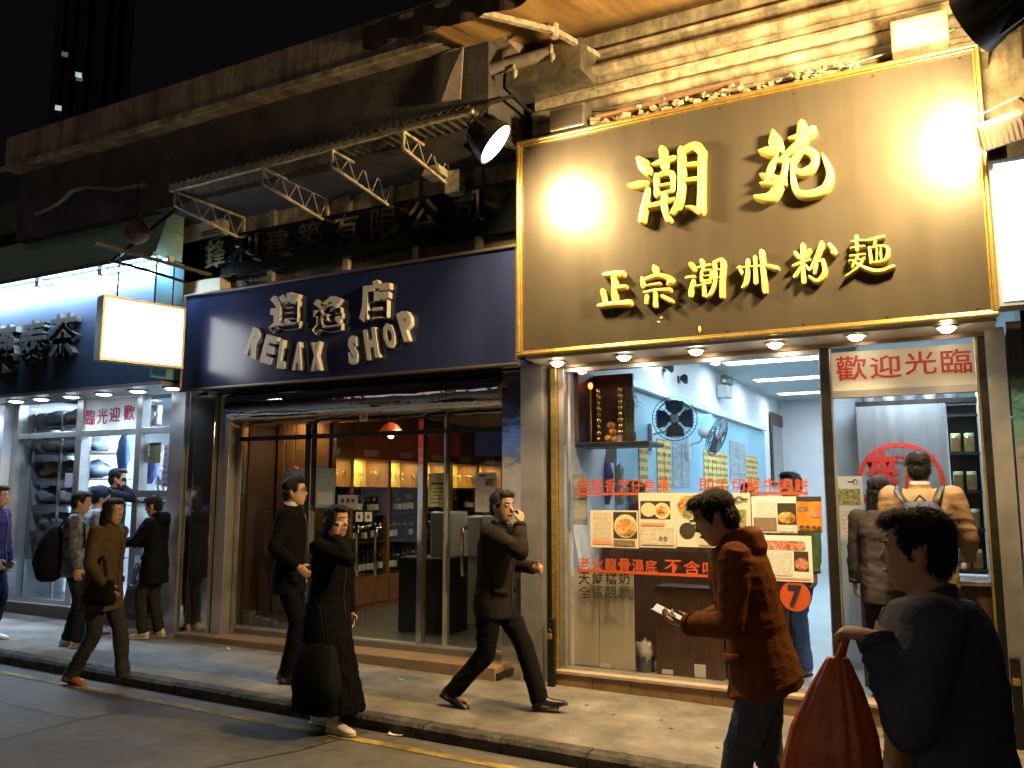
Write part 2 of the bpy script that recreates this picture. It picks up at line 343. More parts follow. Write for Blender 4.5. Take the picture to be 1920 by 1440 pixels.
# ================================================================== the old low building that carries the shops
bld = thing('shop_building', 'old low building with weathered parapet above the row of shops', 'building', (-4.5, 0.6, 0))
b = MB(); b.box((-3.35, 0.0, 4.2), (6, 0.5, 6.6)); b.build('upper_wall', PLASTER, bld)
b = MB(); b.box((-7.55, 0.05, 2.75), (-3.35, 0.4, 4.85)); b.build('wall_behind_signs', mat('brown_boarding', (0.1, 0.075, 0.05), 0.75, var=0.5, scale=4, stretch=(6, 1, 1)), bld)
b = MB(); b.box((-10.25, -0.68, 4.75), (-3.45, 0.3, 5.63)); b.build('dark_fascia', DARKWALL, bld)
b = MB()
b.prism([(-10.3, 5.63), (-3.3, 5.63), (-3.3, 6.05), (-10.3, 6.05)], -0.86, 0.3); b.build('parapet', BEAMC, bld)
b = MB(); b.box((-10.32, -0.90, 5.60), (-3.3, -0.862, 5.66)); b.build('drip_edge', PLASTER, bld)
b = MB(); b.box((-22, -0.35, 5.05), (-10.3, 0.3, 5.5)); b.build('far_parapet', mat('mossy_wall', (0.09, 0.1, 0.07), 0.9, var=0.5), bld)
b = MB(); b.box((-22, -0.05, 4.3), (-10.3, 0.3, 5.05)); b.build('far_wall', DARKWALL, bld)
b = MB(); b.box((-10.3, 0.1, 2.8), (-7.55, 0.4, 4.8)); b.build('wall_above_tea_shop', DARKWALL, bld)
# ledges and cable trunking that run along the lit wall
for i, (zz, dd, hh) in enumerate(((4.98, 0.10, 0.05), (5.12, 0.16, 0.10), (5.30, 0.08, 0.04), (5.43, 0.19, 0.12), (5.63, 0.09, 0.05))):
    b = MB(); b.tube([(-3.3, -dd*0.4, zz), (6, -dd*0.4, zz)], hh*0.62, 10, sy=0.8); b.build('wall_ledge', PLASTER, bld, smooth=True)
b = MB(); b.box((-3.3, -0.05, 5.2), (6, 0, 5.28)); b.build('wall_ledge', PAINTY, bld)
# yellow-lit wall behind the awning trusses
b = MB(); b.box((-7.5, -0.02, 4.545), (-3.42, 0.05, 4.79)); b.build('wall_panel', PLASTER, bld)
for xx in (-6.55, -5.5, -4.62, -3.9):
    b = MB(); b.box((xx-0.035, -0.075, 3.9), (xx+0.035, -0.02, 4.79)); b.build('wall_batten', PLASTER, bld)
# party piers between the shops
for (x0, x1, nm, m) in ((-3.64, -3.44, 'pier_facing', MIRROR), (-3.43, -3.22, 'pier_facing', STEEL), (-7.72, -7.60, 'pier_facing', MIRROR), (-7.97, -7.74, 'pier_facing', STEEL)):
    b = MB(); b.box((x0, -0.10 if m is STEEL else -0.06, -0.1), (x1, 0.45, 2.82)); b.build(nm, m, bld)
b = MB(); b.box((-11.6, -0.12, -0.1), (-11.12, 0.45, 2.83)); b.build('pier_facing', mat('pale_enamel', (0.6, 0.6, 0.62), 0.35, var=0.1), bld)
b = MB(); b.box((0.25, -0.08, -0.2), (0.37, 0.5, 2.78)); b.build('pier_facing', STEEL, bld)
b = MB(); b.box((0.38, -0.16, -0.2), (0.47, 0.5, 2.8)); b.build('pier_facing', MIRROR, bld)
b = MB(); b.box((0.48, 0.0, -0.2), (3.5, 0.5, 4.2)); b.build('pier_facing', GRAN, bld)
# ================================================================== corrugated awning over the wine shop
aw = thing('corrugated_awning', 'corrugated metal awning on truss brackets above the wine shop', 'awning', (-5.2, 0, 4.8))
def aw_z(x, y): return 4.83 + 0.018*(x+5.2) + 0.03*y
b = MB(); n = 120; vs = []; fs = []
for i in range(n+1):
    x = -7.05 + 3.62*i/n; dz = 0.018 * math.sin(i/n * 2*math.pi * 40)
    for y in (-1.06, 0.0): vs.append((x, y, aw_z(x, y) + 0.03 + dz))
for i in range(n): fs.append((2*i, 2*i+2, 2*i+3, 2*i+1))
b.add(vs, fs); o = b.build('corrugated_sheet', GALV, aw); md = o.modifiers.new('so', 'SOLIDIFY'); md.thickness = 0.004
b = MB(); b.bar((-7.08, -1.0, aw_z(-7.08, -1)), (-3.42, -1.0, aw_z(-3.42, -1)), 0.045); b.build('front_rail', PAINTY, aw)
b = MB(); b.bar((-7.08, -0.45, aw_z(-7.08, -.45)), (-3.42, -0.45, aw_z(-3.42, -.45)), 0.035); b.build('purlin', PAINTY, aw)
b = MB(); b.bar((-7.08, -0.06, aw_z(-7.08, -.06)), (-3.42, -0.06, aw_z(-3.42, -.06)), 0.035); b.build('purlin', PAINTY, aw)
for xb in (-7.0, -5.78, -4.93, -4.13):
    z = aw_z(xb, -1) - 0.03; br = MB()
    br.bar((xb, -1.0, z), (xb, -0.05, z), 0.022); br.bar((xb, -1.0, z), (xb, -1.0, z-0.15), 0.024); br.bar((xb, -1.0, z-0.15), (xb, -0.05, z-0.26), 0.024)
    br.bar((xb, -0.05, z), (xb, -0.05, z-0.29), 0.035)
    for k in range(4):
        t0, t1 = k/4, (k+0.5)/4; y0, y1, y2 = -1 + 0.95*t0, -1 + 0.95*t1, -1 + 0.95*(t0+0.25)
        br.bar((xb, y0, z), (xb, y1, z-0.15-0.11*t1), 0.009); br.bar((xb, y1, z-0.15-0.11*t1), (xb, y2, z), 0.009)
    br.build('truss_bracket', PAINTY, aw)
# ================================================================== fabric awning above the noodle shop
fa = thing('fabric_awning', 'faded orange fabric awning with scalloped dark edge over the noodle shop', 'awning', (-1, 0, 5.8))
CLOTH = mat('faded_awning_cloth', (0.42, 0.25, 0.09), 0.85, var=0.3, scale=3, stretch=(5, 0.6, 1))
b = MB(); n = 70; vs = []; fs = []
for i in range(n+1):
    x = -3.75 + 5.75*i/n; sag = 0.02*math.sin(i*1.1) + 0.012*math.sin(i*2.7)
    for k in range(5):
        y = -1.62*k/4; vs.append((x, y, 5.83 + 0.25*y + sag*(k/4) - 0.03*math.sin(math.pi*k/4)))
for i in range(n):
    for k in range(4): a0 = i*5+k; fs.append((a0, a0+5, a0+6, a0+1))
b.add(vs, fs); o = b.build('cloth', CLOTH, fa, smooth=2); md = o.modifiers.new('so', 'SOLIDIFY'); md.thickness = 0.003
b = MB(); vs = []; fs = []; n = 160
for i in range(n+1):
    x = -4.1 + 6.1*i/n; d = 0.2 + 0.05*abs(math.sin(i*math.pi/10)); yy = -1.63 + 0.02*math.sin(i*0.7)
    vs += [(x, yy, 5.45), (x, yy - 0.01, 5.45 - d)]
for i in range(n): fs.append((2*i, 2*i+2, 2*i+3, 2*i+1))
b.add(vs, fs); o = b.build('valance', mat('brown_valance', (0.07, 0.045, 0.03), 0.9, var=0.3), fa); md = o.modifiers.new('so', 'SOLIDIFY'); md.thickness = 0.004
for xa in (-2.66, 1.2):
    b = MB(); b.bar((xa, -0.03, 5.60), (xa - 0.12, -0.72, 5.52), 0.045); b.bar((xa-0.12, -0.72, 5.52), (xa - 0.55, -1.55, 5.40), 0.045); b.tube([(xa-0.12, -0.72, 5.46), (xa-0.12, -0.72, 5.58)], 0.035, 8); b.build('folding_arm', PAINTY, fa)
b = MB(); b.tube([(-3.75, -1.6, 5.43), (2, -1.6, 5.43)], 0.03, 8); b.build('front_bar', PAINTY, fa)
b = MB(); b.tube([(-3.4, -0.07, 5.86), (2, -0.07, 5.86)], 0.05, 8); b.build('roller', PAINTY, fa, smooth=True)
# rolled side blind and its box just left of the noodle sign
cs = thing('awning_cassette', 'grey metal awning cassette with rolled cloth left above the noodle sign', 'awning cassette', (-3.5, -0.5, 5.2))
p0, p1 = onY(862, 148, -0.62), onY(1034, 98, -0.62)
b = MB(); b.tube([p0, p1], 0.055, 12); b.build('rolled_cloth', mat('grey_cloth', (0.3, 0.27, 0.25), 0.85, var=0.3), cs, smooth=True)
q0, q1 = onY(948, 165, -0.42), onY(1088, 128, -0.42)
b = MB(); b.add([q0, q1, q1 + Vector((0, 0.02, 0.3)), q0 + Vector((0, 0.02, 0.3)), q0 + Vector((0, 0.38, 0)), q1 + Vector((0, 0.38, 0)), q1 + Vector((0, 0.38, 0.3)), q0 + Vector((0, 0.38, 0.3))],
      [(0,1,2,3),(4,7,6,5),(0,4,5,1),(3,2,6,7),(0,3,7,4),(1,5,6,2)]); b.build('metal_tray', GALV, cs)
for p in (p1, (p0+p1)/2 + Vector((0.1, 0, -0.05)), p0 + Vector((-0.1, 0, -0.1))):
    b = MB(); b.tube([p + Vector((0, 0, 0.07)), p + Vector((0.02, -0.05, 0)), p + Vector((0, 0, -0.09))], 0.012, 6); b.ell(p + Vector((0.02, -0.03, -0.06)), (0.03, 0.02, 0.04), 8, 6); b.build('bracket', PAINTY, cs)
# hanging end of the dark blind
b = MB(); e = [onY(868, 88, -0.75), onY(862, 185, -0.75), onY(828, 190, -0.78), onY(845, 140, -0.77)]
b.add(e + [v + Vector((0, 0.02, 0)) for v in e], [(0,1,2,3),(7,6,5,4),(0,4,5,1),(1,5,6,2),(2,6,7,3),(3,7,4,0)])
tag(b.build('blind_end', mat('mauve_cloth', (0.3, 0.24, 0.23), 0.8, var=0.3)), 'pale folded cloth end of the dark blind above the metal awning', 'blind')
# ================================================================== boxes, rubble and wires over the noodle sign
def tbox(name, label, cat, px0, py0, px1, py1, Y, dep, m, mesh=None):
    a, c = onY(px0, py1, Y), onY(px1, py0, Y); t = thing(name, label, cat, (a.x, Y, a.z)); b = MB(); b.box((a.x, Y, a.z), (c.x, Y+dep, c.z)); b.build('casing', m, t, bev=0.008)
    if mesh: b = MB(); b.box((a.x+0.025, Y-0.006, a.z+0.025), (c.x-0.025, Y-0.001, c.z-0.025)); b.build('grille', mesh, t)
    return t
GRILLE = mat('perforated_grille', (0.12, 0.1, 0.075), 0.6, 0.5, var=0.8, scale=160, col2=(0.03, 0.025, 0.02))
tbox('vent_box', 'grey box with fine mesh grille on the sign top edge at left', 'vent box', 1030, 190, 1095, 248, -0.40, 0.33, GALV, GRILLE)
FOIL = mat('rough_duct_wrap', (0.5, 0.47, 0.38), 0.6, var=0.4, scale=20, bump=0.9, bscale=28)
tbox('duct_box', 'crinkled wrapped duct box on the sign top edge at right', 'duct', 1672, 15, 1776, 98, -0.42, 0.36, PLASTER, FOIL)
b = MB(); b.box((-2.75, -0.30, 4.73), (0.4, -0.02, 4.80)); b.build('sign_back_ledge', PLASTER, bld)
rub = MB()
for i in range(420):
    x = random.uniform(-2.75, -0.45); y = random.uniform(-0.32, -0.04); z = 4.80 + abs(random.gauss(0, 0.05)); s = random.uniform(0.012, 0.045)
    rub.obox((x, y, z), (s*random.uniform(.6, 1.8), s, s*random.uniform(.4, 1)), Matrix.Rotation(random.uniform(0, 3), 3, 'Z') @ Matrix.Rotation(random.uniform(-.6, .6), 3, 'X'))
o = rub.build('rubble', mat('dusty_rubble', (0.42, 0.36, 0.26), 0.9, var=0.6, scale=30, col2=(0.12, 0.09, 0.06))); tag(o, 'dusty rubble and broken mortar lying behind the noodle sign', 'rubble', kind='stuff')
for k, (x0, x1, z0, z1, sg, lb) in enumerate(((-2.7, -0.3, 4.95, 4.92, 0.06, 'thin grey wire sagging along the ledge above the noodle sign'), (-2.9, -1.2, 5.02, 4.86, 0.03, 'loose cable slanting down behind the noodle sign'), (-1.6, 0.2, 4.84, 5.0, 0.05, 'pale cable rising right behind the noodle sign'))):
    b = MB(); b.tube([(x0+(x1-x0)*t/12, -0.2 - 0.03*math.sin(t), z0+(z1-z0)*t/12 - sg*math.sin(math.pi*t/12) + random.uniform(-.008, .008)) for t in range(13)], 0.007, 5)
    tag(b.build('cable', PAINTY if k == 2 else DKMETAL), lb, 'cable')
b = MB(); b.bar((-2.6, -0.28, 4.88), (-1.35, -0.26, 4.93), 0.05, 0.03); tag(b.build('timber_batten', mat('brown_timber', (0.2, 0.1, 0.05), 0.8, var=0.5, scale=6, stretch=(1, 8, 8))), 'brown timber batten lying above the noodle sign', 'timber')
# ================================================================== noodle shop sign
SB = -0.45
SIGNM = mat('bronze_brown_board', (0.064, 0.054, 0.043), 0.33, 0.2, var=0.14, scale=1.4, stretch=(2, 1, 0.6), rvar=0.08, stain=0.07, sscale=3, sstretch=(6, 1, 0.35))
ns = thing('noodle_shop_sign', 'large brown signboard with gold Chinese characters and gold frame', 'shop sign', (-1.48, SB, 2.78))
SX0, SX1, SZ0, SZ1 = -3.27, 0.33, 2.785, 4.715
b = MB(); b.box((SX0+0.03, SB, SZ0+0.03), (SX1-0.03, SB+0.3, SZ1-0.03)); b.build('board', SIGNM, ns)
def frame(x0, x1, z0, z1, y, wdt, dep, m, parent, nm='frame'):
    for (a, c) in (((x0, z0), (x1, z0+wdt)), ((x0, z1-wdt), (x1, z1)), ((x0, z0+wdt), (x0+wdt, z1-wdt)), ((x1-wdt, z0+wdt), (x1, z1-wdt))):
        b = MB(); b.box((a[0], y-dep, a[1]), (c[0], y+0.02, c[1])); b.build(nm, m, parent, bev=min(wdt, dep)*0.3)
frame(SX0, SX1, SZ0, SZ1, SB, 0.03, 0.05, GOLD, ns)
frame(SX0+0.031, SX1-0.031, SZ0+0.031, SZ1-0.031, SB, 0.014, 0.03, GOLD, ns, 'inner_moulding')
GLET = mat('gold_paint_letters', (0.78, 0.62, 0.16), 0.38, 0.3, var=0.1, scale=10)
CH_CHAO = [[(200,385,26),(235,430,46),(275,485,34)],[(120,605,18),(190,600,32),(262,588,24)],[(275,650,26),(245,780,32),(220,895,30)],
 [(395,300,28),(405,360,34),(418,450,32)],[(325,425,16),(400,400,28),(495,375,24)],[(345,525,20),(345,690,20)],[(345,530,18),(430,500,24),(485,520,24),(488,645,22)],[(360,612,14),(478,592,14)],[(345,692,17),(488,652,18)],
 [(285,785,22),(400,755,24),(490,725,18)],[(412,690,24),(412,800,26),(445,895,24)],[(555,305,28),(560,480,32),(555,640,30),(530,760,32),(480,835,20)],[(560,315,26),(640,275,34),(690,275,36),(730,320,32)],[(728,320,28),(724,600,28),(720,815,32)],[(718,830,26),(650,795,18),(605,790,10)],[(580,435,20),(712,420,22)],[(580,565,20),(710,550,22)]]
CH_YUAN = [[(1232,315,18),(1290,315,40),(1350,330,34)],[(1338,155,20),(1352,225,52),(1395,300,34)],[(1600,215,34),(1510,290,34),(1412,372,16)],[(1580,90,38),(1582,150,44),(1560,220,38)],[(1662,140,42),(1600,180,38),(1480,208,14)],
 [(1360,385,24),(1320,450,28),(1288,560,24)],[(1450,400,34),(1432,500,30),(1385,615,44),(1310,705,44),(1195,705,20)],[(1242,520,18),(1330,540,28),(1440,568,20)],[(1242,592,16),(1330,588,26),(1440,600,22)],[(1350,400,22),(1450,398,28)],
 [(1500,400,26),(1590,312,38),(1688,350,36),(1678,440,34),(1585,500,34),(1505,480,22)],[(1505,440,24),(1512,600,24),(1565,678,32),(1680,678,38),(1785,620,38),(1818,500,30),(1785,405,22),(1757,345,8)]]
SMALL = [[[(95,290,12),(150,285,16),(195,285,18)],[(148,290,15),(152,450,14)],[(155,372,13),(215,365,12)],[(80,395,14),(95,460,13)],[(62,482,13),(150,470,14),(240,465,18)]],
 [[(400,248,14),(405,278,13)],[(325,320,13),(330,362,11)],[(330,325,11),(420,296,13),(500,320,15),(482,345,9)],[(365,356,8),(430,346,9)],[(342,400,10),(420,386,10),(488,385,13)],[(405,390,12),(405,480,12)],[(352,425,11),(348,462,9)],[(450,425,11),(498,452,13)]],
 [[(625,228,13),(650,260,13)],[(602,310,10),(640,305,11)],[(640,332,11),(626,390,14),(622,418,11)],[(690,205,10),(700,255,11)],[(662,250,8),(740,232,10)],[(690,278,9),(690,330,9)],[(690,276,8),(745,266,9),(745,322,9),(692,332,8)],[(690,302,6),(740,296,6)],[(662,362,8),(745,342,9)],[(705,332,9),(705,415,11)],[(770,218,11),(775,330,11),(748,400,9),(722,428,7)],[(772,215,10),(820,207,13),(815,330,12),(815,422,13)],[(780,262,7),(810,260,7)],[(780,312,7),(810,310,7)]],
 [[(925,248,11),(938,280,9)],[(975,208,12),(970,320,12),(945,365,8)],[(1020,185,11),(1025,338,12)],[(1060,150,13),(1070,270,14),(1080,392,13)],[(915,250,8),(1020,242,9),(1090,237,12),(1150,252,15)]],
 [[(1315,110,12),(1315,240,12),(1320,335,12)],[(1262,235,11),(1320,212,11),(1358,202,9)],[(1270,158,11),(1290,185,11)],[(1355,142,11),(1335,180,9)],[(1310,238,9),(1268,298,11)],[(1330,232,8),(1352,260,9)],[(1430,98,13),(1410,160,14),(1362,258,8)],[(1480,108,11),(1518,162,13),(1492,152,6)],[(1390,222,8),(1438,202,10)],[(1438,205,10),(1448,280,13),(1402,332,13),(1355,302,7)],[(1402,215,9),(1385,280,8)]],
 [[(1645,58,11),(1650,140,9)],[(1620,87,8),(1690,82,9)],[(1615,127,8),(1690,117,9)],[(1610,177,8),(1695,167,8)],[(1605,207,8),(1690,197,8)],[(1650,182,9),(1622,240,8)],[(1690,192,9),(1650,250,9),(1582,300,6)],[(1630,215,9),(1700,252,11),(1780,270,13),(1872,242,11)],[(1710,82,10),(1808,58,12)],[(1765,72,8),(1755,112,8)],[(1725,127,9),(1735,215,9)],[(1725,127,9),(1832,122,11),(1824,200,11),(1742,220,9)],[(1770,132,6),(1770,208,6)],[(1795,132,6),(1795,204,6)],[(1770,165,5),(1795,165,5)]]]
brush(CH_CHAO, GLET, ns, SB, 1160, 220, 4.571, 0.085, wk=1.12)
brush(CH_YUAN, GLET, ns, SB, 1160, 220, 4.571, 0.085, wk=1.12)
for st in SMALL: brush(st, GLET, ns, SB, 1110, 430, 3.31, 0.06, wk=1.3)
# ================================================================== soffit and its downlights (noodle shop)
WARM = (1.0, 0.72, 0.40)
sf = thing('noodle_shop_soffit', 'pale soffit panel with trim under the brown signboard', 'soffit', (-1.5, -0.2, 2.77))
for i in range(3):
    xa = -3.22 + i*1.18; b = MB(); b.box((xa, -0.42, 2.765), (xa+1.175, 0.0, 2.785)); b.build('soffit_panel', mat('cream_panel', (0.6, 0.55, 0.46), 0.5, var=0.1), sf)
b = MB(); b.box((-3.22, -0.03, 2.735), (0.33, 0.03, 2.764)); b.build('trim', mat('bronze_trim', (0.22, 0.15, 0.09), 0.3, 0.9), sf)
LAMPW = emat('warm_lamp_glass', (1.0, 0.82, 0.55), 60)
def downlight(p, z, label, group, em, col, power, r=0.055, ang=150, ring=None, flat=0.55):
    t = thing('downlight', label, 'downlight', (p[0], p[1], z), 0, group)
    b = MB(); b.lathe([(r*1.25, -0.002), (r*1.3, -0.012), (r*1.05, -0.016), (r*1.0, -0.004)], (p[0], p[1], z), 20); b.build('trim_ring', ring or STEEL, t, smooth=True)
    b = MB(); b.ell((p[0], p[1], z-0.016), (r*0.85, r*0.85, r*flat), 14, 8); b.build('bulb', em, t, smooth=2)
    spot('downlight_lamp', (p[0], p[1], z-0.06), (p[0], p[1], 0), power, col, ang, 0.7, 0.03, t)
for i, (px, py) in enumerate(((1045,678),(1170,667),(1305,656),(1453,643),(1605,628),(1775,612))):
    p = onZ(px, py, 2.76); downlight((p.x, min(-0.2, p.y)), 2.764, ['leftmost warm downlight under the brown sign by the steel pier','second warm downlight from the left under the brown sign','third warm downlight under the brown sign above the window fans','fourth warm downlight under the brown sign near the door post','fifth warm downlight under the brown sign above the red-lettered panel','rightmost warm downlight under the brown sign above the red-lettered panel'][i], 'warm downlights under the noodle sign', LAMPW, WARM, 40, 0.06, 125)
# ================================================================== floodlights
FLOOD = (1.0, 0.68, 0.27)
def floodlight(name, label, c, aim, rad, power, arm_pts, lit=True, m=BLACK, length=0.22):
    c, aim = Vector(c), Vector(aim); d = (aim - c).normalized(); M = d.to_track_quat('Z', 'Y').to_matrix()
    t = thing(name, label, 'floodlight', c)
    b = MB(); b.lathe([(rad*0.45, -length), (rad*0.7, -length*0.85), (rad*0.98, -length*0.25), (rad*1.06, 0.0), (rad*1.06, 0.02), (rad*0.98, 0.02), (rad*0.95, 0.0)], c, 24, M); b.build('housing', m, t, smooth=True)
    b = MB()
    for k in range(8):
        a = k*math.pi/4; off = M @ Vector((math.cos(a)*rad*0.8, math.sin(a)*rad*0.8, -length*0.55)); b.obox(c + off, (0.012, rad*0.35, length*0.5), M @ Matrix.Rotation(a + math.pi/2, 3, 'Z'))
    b.build('cooling_fin', m, t)
    b = MB(); b.ell(c + d*0.012, (rad*0.93, rad*0.93, 0.03), 24, 8, M); b.build('lens', emat('flood_lens', (1.0, 0.84, 0.55), 60), t, smooth=2)
    if lit: area('flood_lamp', c + d*0.06, aim, power, FLOOD, rad*1.7, parent=t)
    b = MB(); b.tube(arm_pts, 0.018, 8); b.build('arm', m, t, smooth=True)
    sx = M @ Vector((1, 0, 0)); b = MB(); b.tube([c + sx*rad*1.1 - d*length*0.3, c + sx*rad*1.15 - d*length*0.9, c - d*(length+0.06), c - sx*rad*1.15 - d*length*0.9, c - sx*rad*1.1 - d*length*0.3], 0.012, 6); b.build('yoke', m, t); return t
f1 = onY(926, 268, -1.2)
floodlight('floodlight', 'lit floodlight on an arm left of the brown sign, glaring white', f1, f1 + Vector((0.78, 0.36, -0.72)), 0.18, 180, [f1 + Vector((-.12, -.05, .2)), onY(915, 195, -1.0), onY(960, 180, -0.5), onY(1000, 215, -0.05)])
f2 = onY(1826, 42, -1.42)
floodlight('floodlight', 'big black floodlight above the sign upper right corner, seen from behind', f2, f2 + Vector((-1.0, 0.52, -0.38)), 0.19, 370, [f2 + Vector((0.15, 0, 0.2)), f2 + Vector((0.3, 0.5, 0.3)), f2 + Vector((0.35, 1.14, 0.25))], length=0.3)
# small ribbed floodlight at the right edge
f3 = onY(1878, 245, -0.75)
t = thing('ribbed_floodlight', 'small unlit ribbed grey floodlight at the right edge of the brown sign', 'floodlight', f3)
Mf = Matrix.Rotation(R(-12), 3, 'Y') @ Matrix.Rotation(R(35), 3, 'X'); GREYC = mat('grey_casting', (0.32, 0.26, 0.22), 0.55, 0.2, var=0.2)
b = MB(); b.obox(f3, (0.26, 0.12, 0.17), Mf); b.build('housing', GREYC, t, bev=0.012)
for k in range(8):
    b = MB(); b.obox(f3 + Mf @ Vector((-0.105 + 0.03*k, -0.066, 0.0)), (0.008, 0.02, 0.15), Mf); b.build('rib', GREYC, t)
b = MB(); b.tube([f3 + Mf @ Vector((-0.14, 0, -0.06)), f3 + Mf @ Vector((-0.14, 0, 0.14)), f3 + Mf @ Vector((0.14, 0.05, 0.16)), f3 + Vector((0.35, 0.55, 0.2))], 0.01, 6); b.build('yoke', GREYC, t)
# the two cream lamp holders hanging under the metal awning (unlit)
for (px, py, lb) in ((818, 322, 'cream metal lamp holder hanging on a rod under the metal awning'), (690, 505, 'cream metal bracket lamp resting on the awning rail')):
    if py > 400: continue
    c = onY(px, py, -0.35); t = thing('hanging_lamp', lb, 'lamp', c)
    b = MB(); b.loft([[(c.x+sx*s, c.y+sy*s, c.z+z) for sx, sy in ((-1,-1),(1,-1),(1,1),(-1,1))] for s, z in ((0.105, -0.06), (0.1, -0.045), (0.08, 0.03), (0.05, 0.055))]); b.build('shade', PAINTY, t, bev=0.008)
    b = MB(); b.tube([c + Vector((0, 0, 0.05)), c + Vector((0, 0, 0.14))], 0.04, 10); b.build('cap', BLACK, t, smooth=True)
    b = MB(); b.tube([c + Vector((0, 0, 0.12)), (c.x, c.y, 4.84)], 0.01, 6); b.build('rod', PAINTY, t)
c = onY(845, 342, -0.3); b = MB(); b.box((c.x-0.07, c.y, c.z-0.1), (c.x+0.09, c.y+0.12, c.z+0.12)); tag(b.build('junction_box', PAINTY, bev=0.006), 'cream junction box beside the hanging lamp above the company sign', 'junction box')
# ================================================================== green company sign band
cb = thing('company_sign_band', 'dark glossy band with metal company name characters above the blue sign', 'shop sign', (-5.6, -0.12, 4.05))
BANDM = mat('dark_green_band', (0.006, 0.009, 0.010), 0.14, var=0.2, spec=0.35)
b = MB(); b.box((-7.95, -0.12, 4.06), (-3.36, -0.02, 4.54)); b.build('board', BANDM, cb)
CHR = mat('dull_chrome', (0.5, 0.46, 0.4), 0.16, 1.0); CHRD = mat('tarnished_chrome', (0.45, 0.4, 0.33), 0.2, 1.0)
for ch, bx in zip('鋒利建築有限公司', ((387,448,427,507),(442,437,485,492),(502,428,545,483),(562,413,607,471),(630,398,675,462),(698,387,746,452),(768,372,825,432),(855,357,901,423))):
    a, c = onY((bx[0]+bx[2])/2, bx[3], -0.14), onY((bx[0]+bx[2])/2, bx[1], -0.14); l, r_ = onY(bx[0], (bx[1]+bx[3])/2, -0.14), onY(bx[2], (bx[1]+bx[3])/2, -0.14)
    glyph(ch, CHRD, cb, (l.x, a.z+0.02, r_.x, c.z-0.02), y=-0.12, depth=0.05, bold=0.012, bev=0.006)
# ================================================================== blue RELAX SHOP sign
bs = thing('blue_shop_sign', 'blue signboard with raised grey characters reading RELAX SHOP', 'shop sign', (-5.4, -0.4, 2.72))
BLUE = mat('blue_sign_board', (0.022, 0.03, 0.10), 0.24, var=0.15, scale=2, rvar=0.05)
b = MB(); b.box((-7.45, -0.40, 2.75), (-3.30, -0.14, 3.78)); b.build('board', BLUE, bs)
frame(-7.48, -3.285, 2.72, 3.81, -0.40, 0.03, 0.03, mat('dull_bronze_frame', (0.16, 0.13, 0.11), 0.45, 0.7), bs)
STONE = mat('grey_foam_letters', (0.62, 0.6, 0.57), 0.65, var=0.12, scale=30)
def sgn(ch, bx, rot=0.0, bold=0.06):
    Y = -0.45; cx, cy_ = (bx[0]+bx[2])/2, (bx[1]+bx[3])/2; c = onY(cx, cy_, Y); l, r_ = onY(bx[0], cy_, Y), onY(bx[2], cy_, Y); a, d = onY(cx, bx[3], Y), onY(cx, bx[1], Y)
    wd, h = r_.x - l.x, d.z - a.z
    if rot: wd *= 0.72
    glyph(ch, STONE, bs, (c.x-wd/2, c.z-h/2, c.x+wd/2, c.z+h/2), y=-0.40, depth=0.06, bold=bold, bev=0.012, rot=rot)
for ch, bx in zip('逍遙店', ((506,550,565,621),(587,556,644,625),(675,525,731,601))): sgn(ch, bx, 0, 0.05)
for ch, bx, rt in zip('RELAXSHOP', ((461,617,494,670),(489,629,520,682),(520,637,540,691),(547,641,571,694),(580,641,605,695),(650,629,675,684),(681,615,712,674),(716,604,745,655),(746,581,779,639)), (-24,-17,-8,-3,2,6,11,15,20)): sgn(ch, bx, R(rt), 0.06)
# ================================================================== tea shop fascia (left)
ts = thing('tea_shop_sign', 'dark tea shop fascia with raised characters under a bright tube light', 'shop sign', (-9.5, -0.5, 2.82))
DKB = mat('dark_blue_panel', (0.028, 0.043, 0.07), 0.3, var=0.2, scale=2)
b = MB(); b.box((-13.5, -0.55, 2.84), (-7.62, -0.35, 4.2)); b.build('board', DKB, ts)
b = MB(); b.add([(-13.5,-0.72,4.22),(-7.62,-0.72,4.22),(-7.62,-0.55,4.78),(-13.5,-0.55,4.78),(-13.5,-0.35,4.22),(-7.62,-0.35,4.22),(-7.62,-0.35,4.78),(-13.5,-0.35,4.78)], [(0,1,2,3),(4,7,6,5),(0,4,5,1),(3,2,6,7),(0,3,7,4),(1,5,6,2)])
b.build('upper_panel', mat('pale_green_panel', (0.22, 0.36, 0.31), 0.45, var=0.15, scale=2), ts)
b = MB(); b.box((-13.5, -0.76, 4.19), (-7.60, -0.70, 4.24)); b.build('lip', GALV, ts)
b = MB(); b.box((-7.62, -0.70, 2.86), (-7.59, -0.34, 4.19)); b.build('end_panel', mat('teal_end_panel', (0.12, 0.28, 0.36), 0.4), ts)
LET1 = mat('dark_bronze_letters', (0.16, 0.15, 0.13), 0.3, 0.8)
for ch, bx in zip('藥泰茶', ((-18,610,32,700),(40,600,88,678),(94,588,146,672))):
    Y = -0.6; cx, cy_ = (bx[0]+bx[2])/2, (bx[1]+bx[3])/2; l, r_ = onY(bx[0], cy_, Y), onY(bx[2], cy_, Y); a, d = onY(cx, bx[3], Y), onY(cx, bx[1], Y)
    glyph(ch, LET1, ts, (l.x, a.z, r_.x, d.z), y=-0.55, depth=0.07, bold=0.02, bev=0.008)
TUBE = emat('cool_tube', (0.62, 0.80, 1.0), 26)
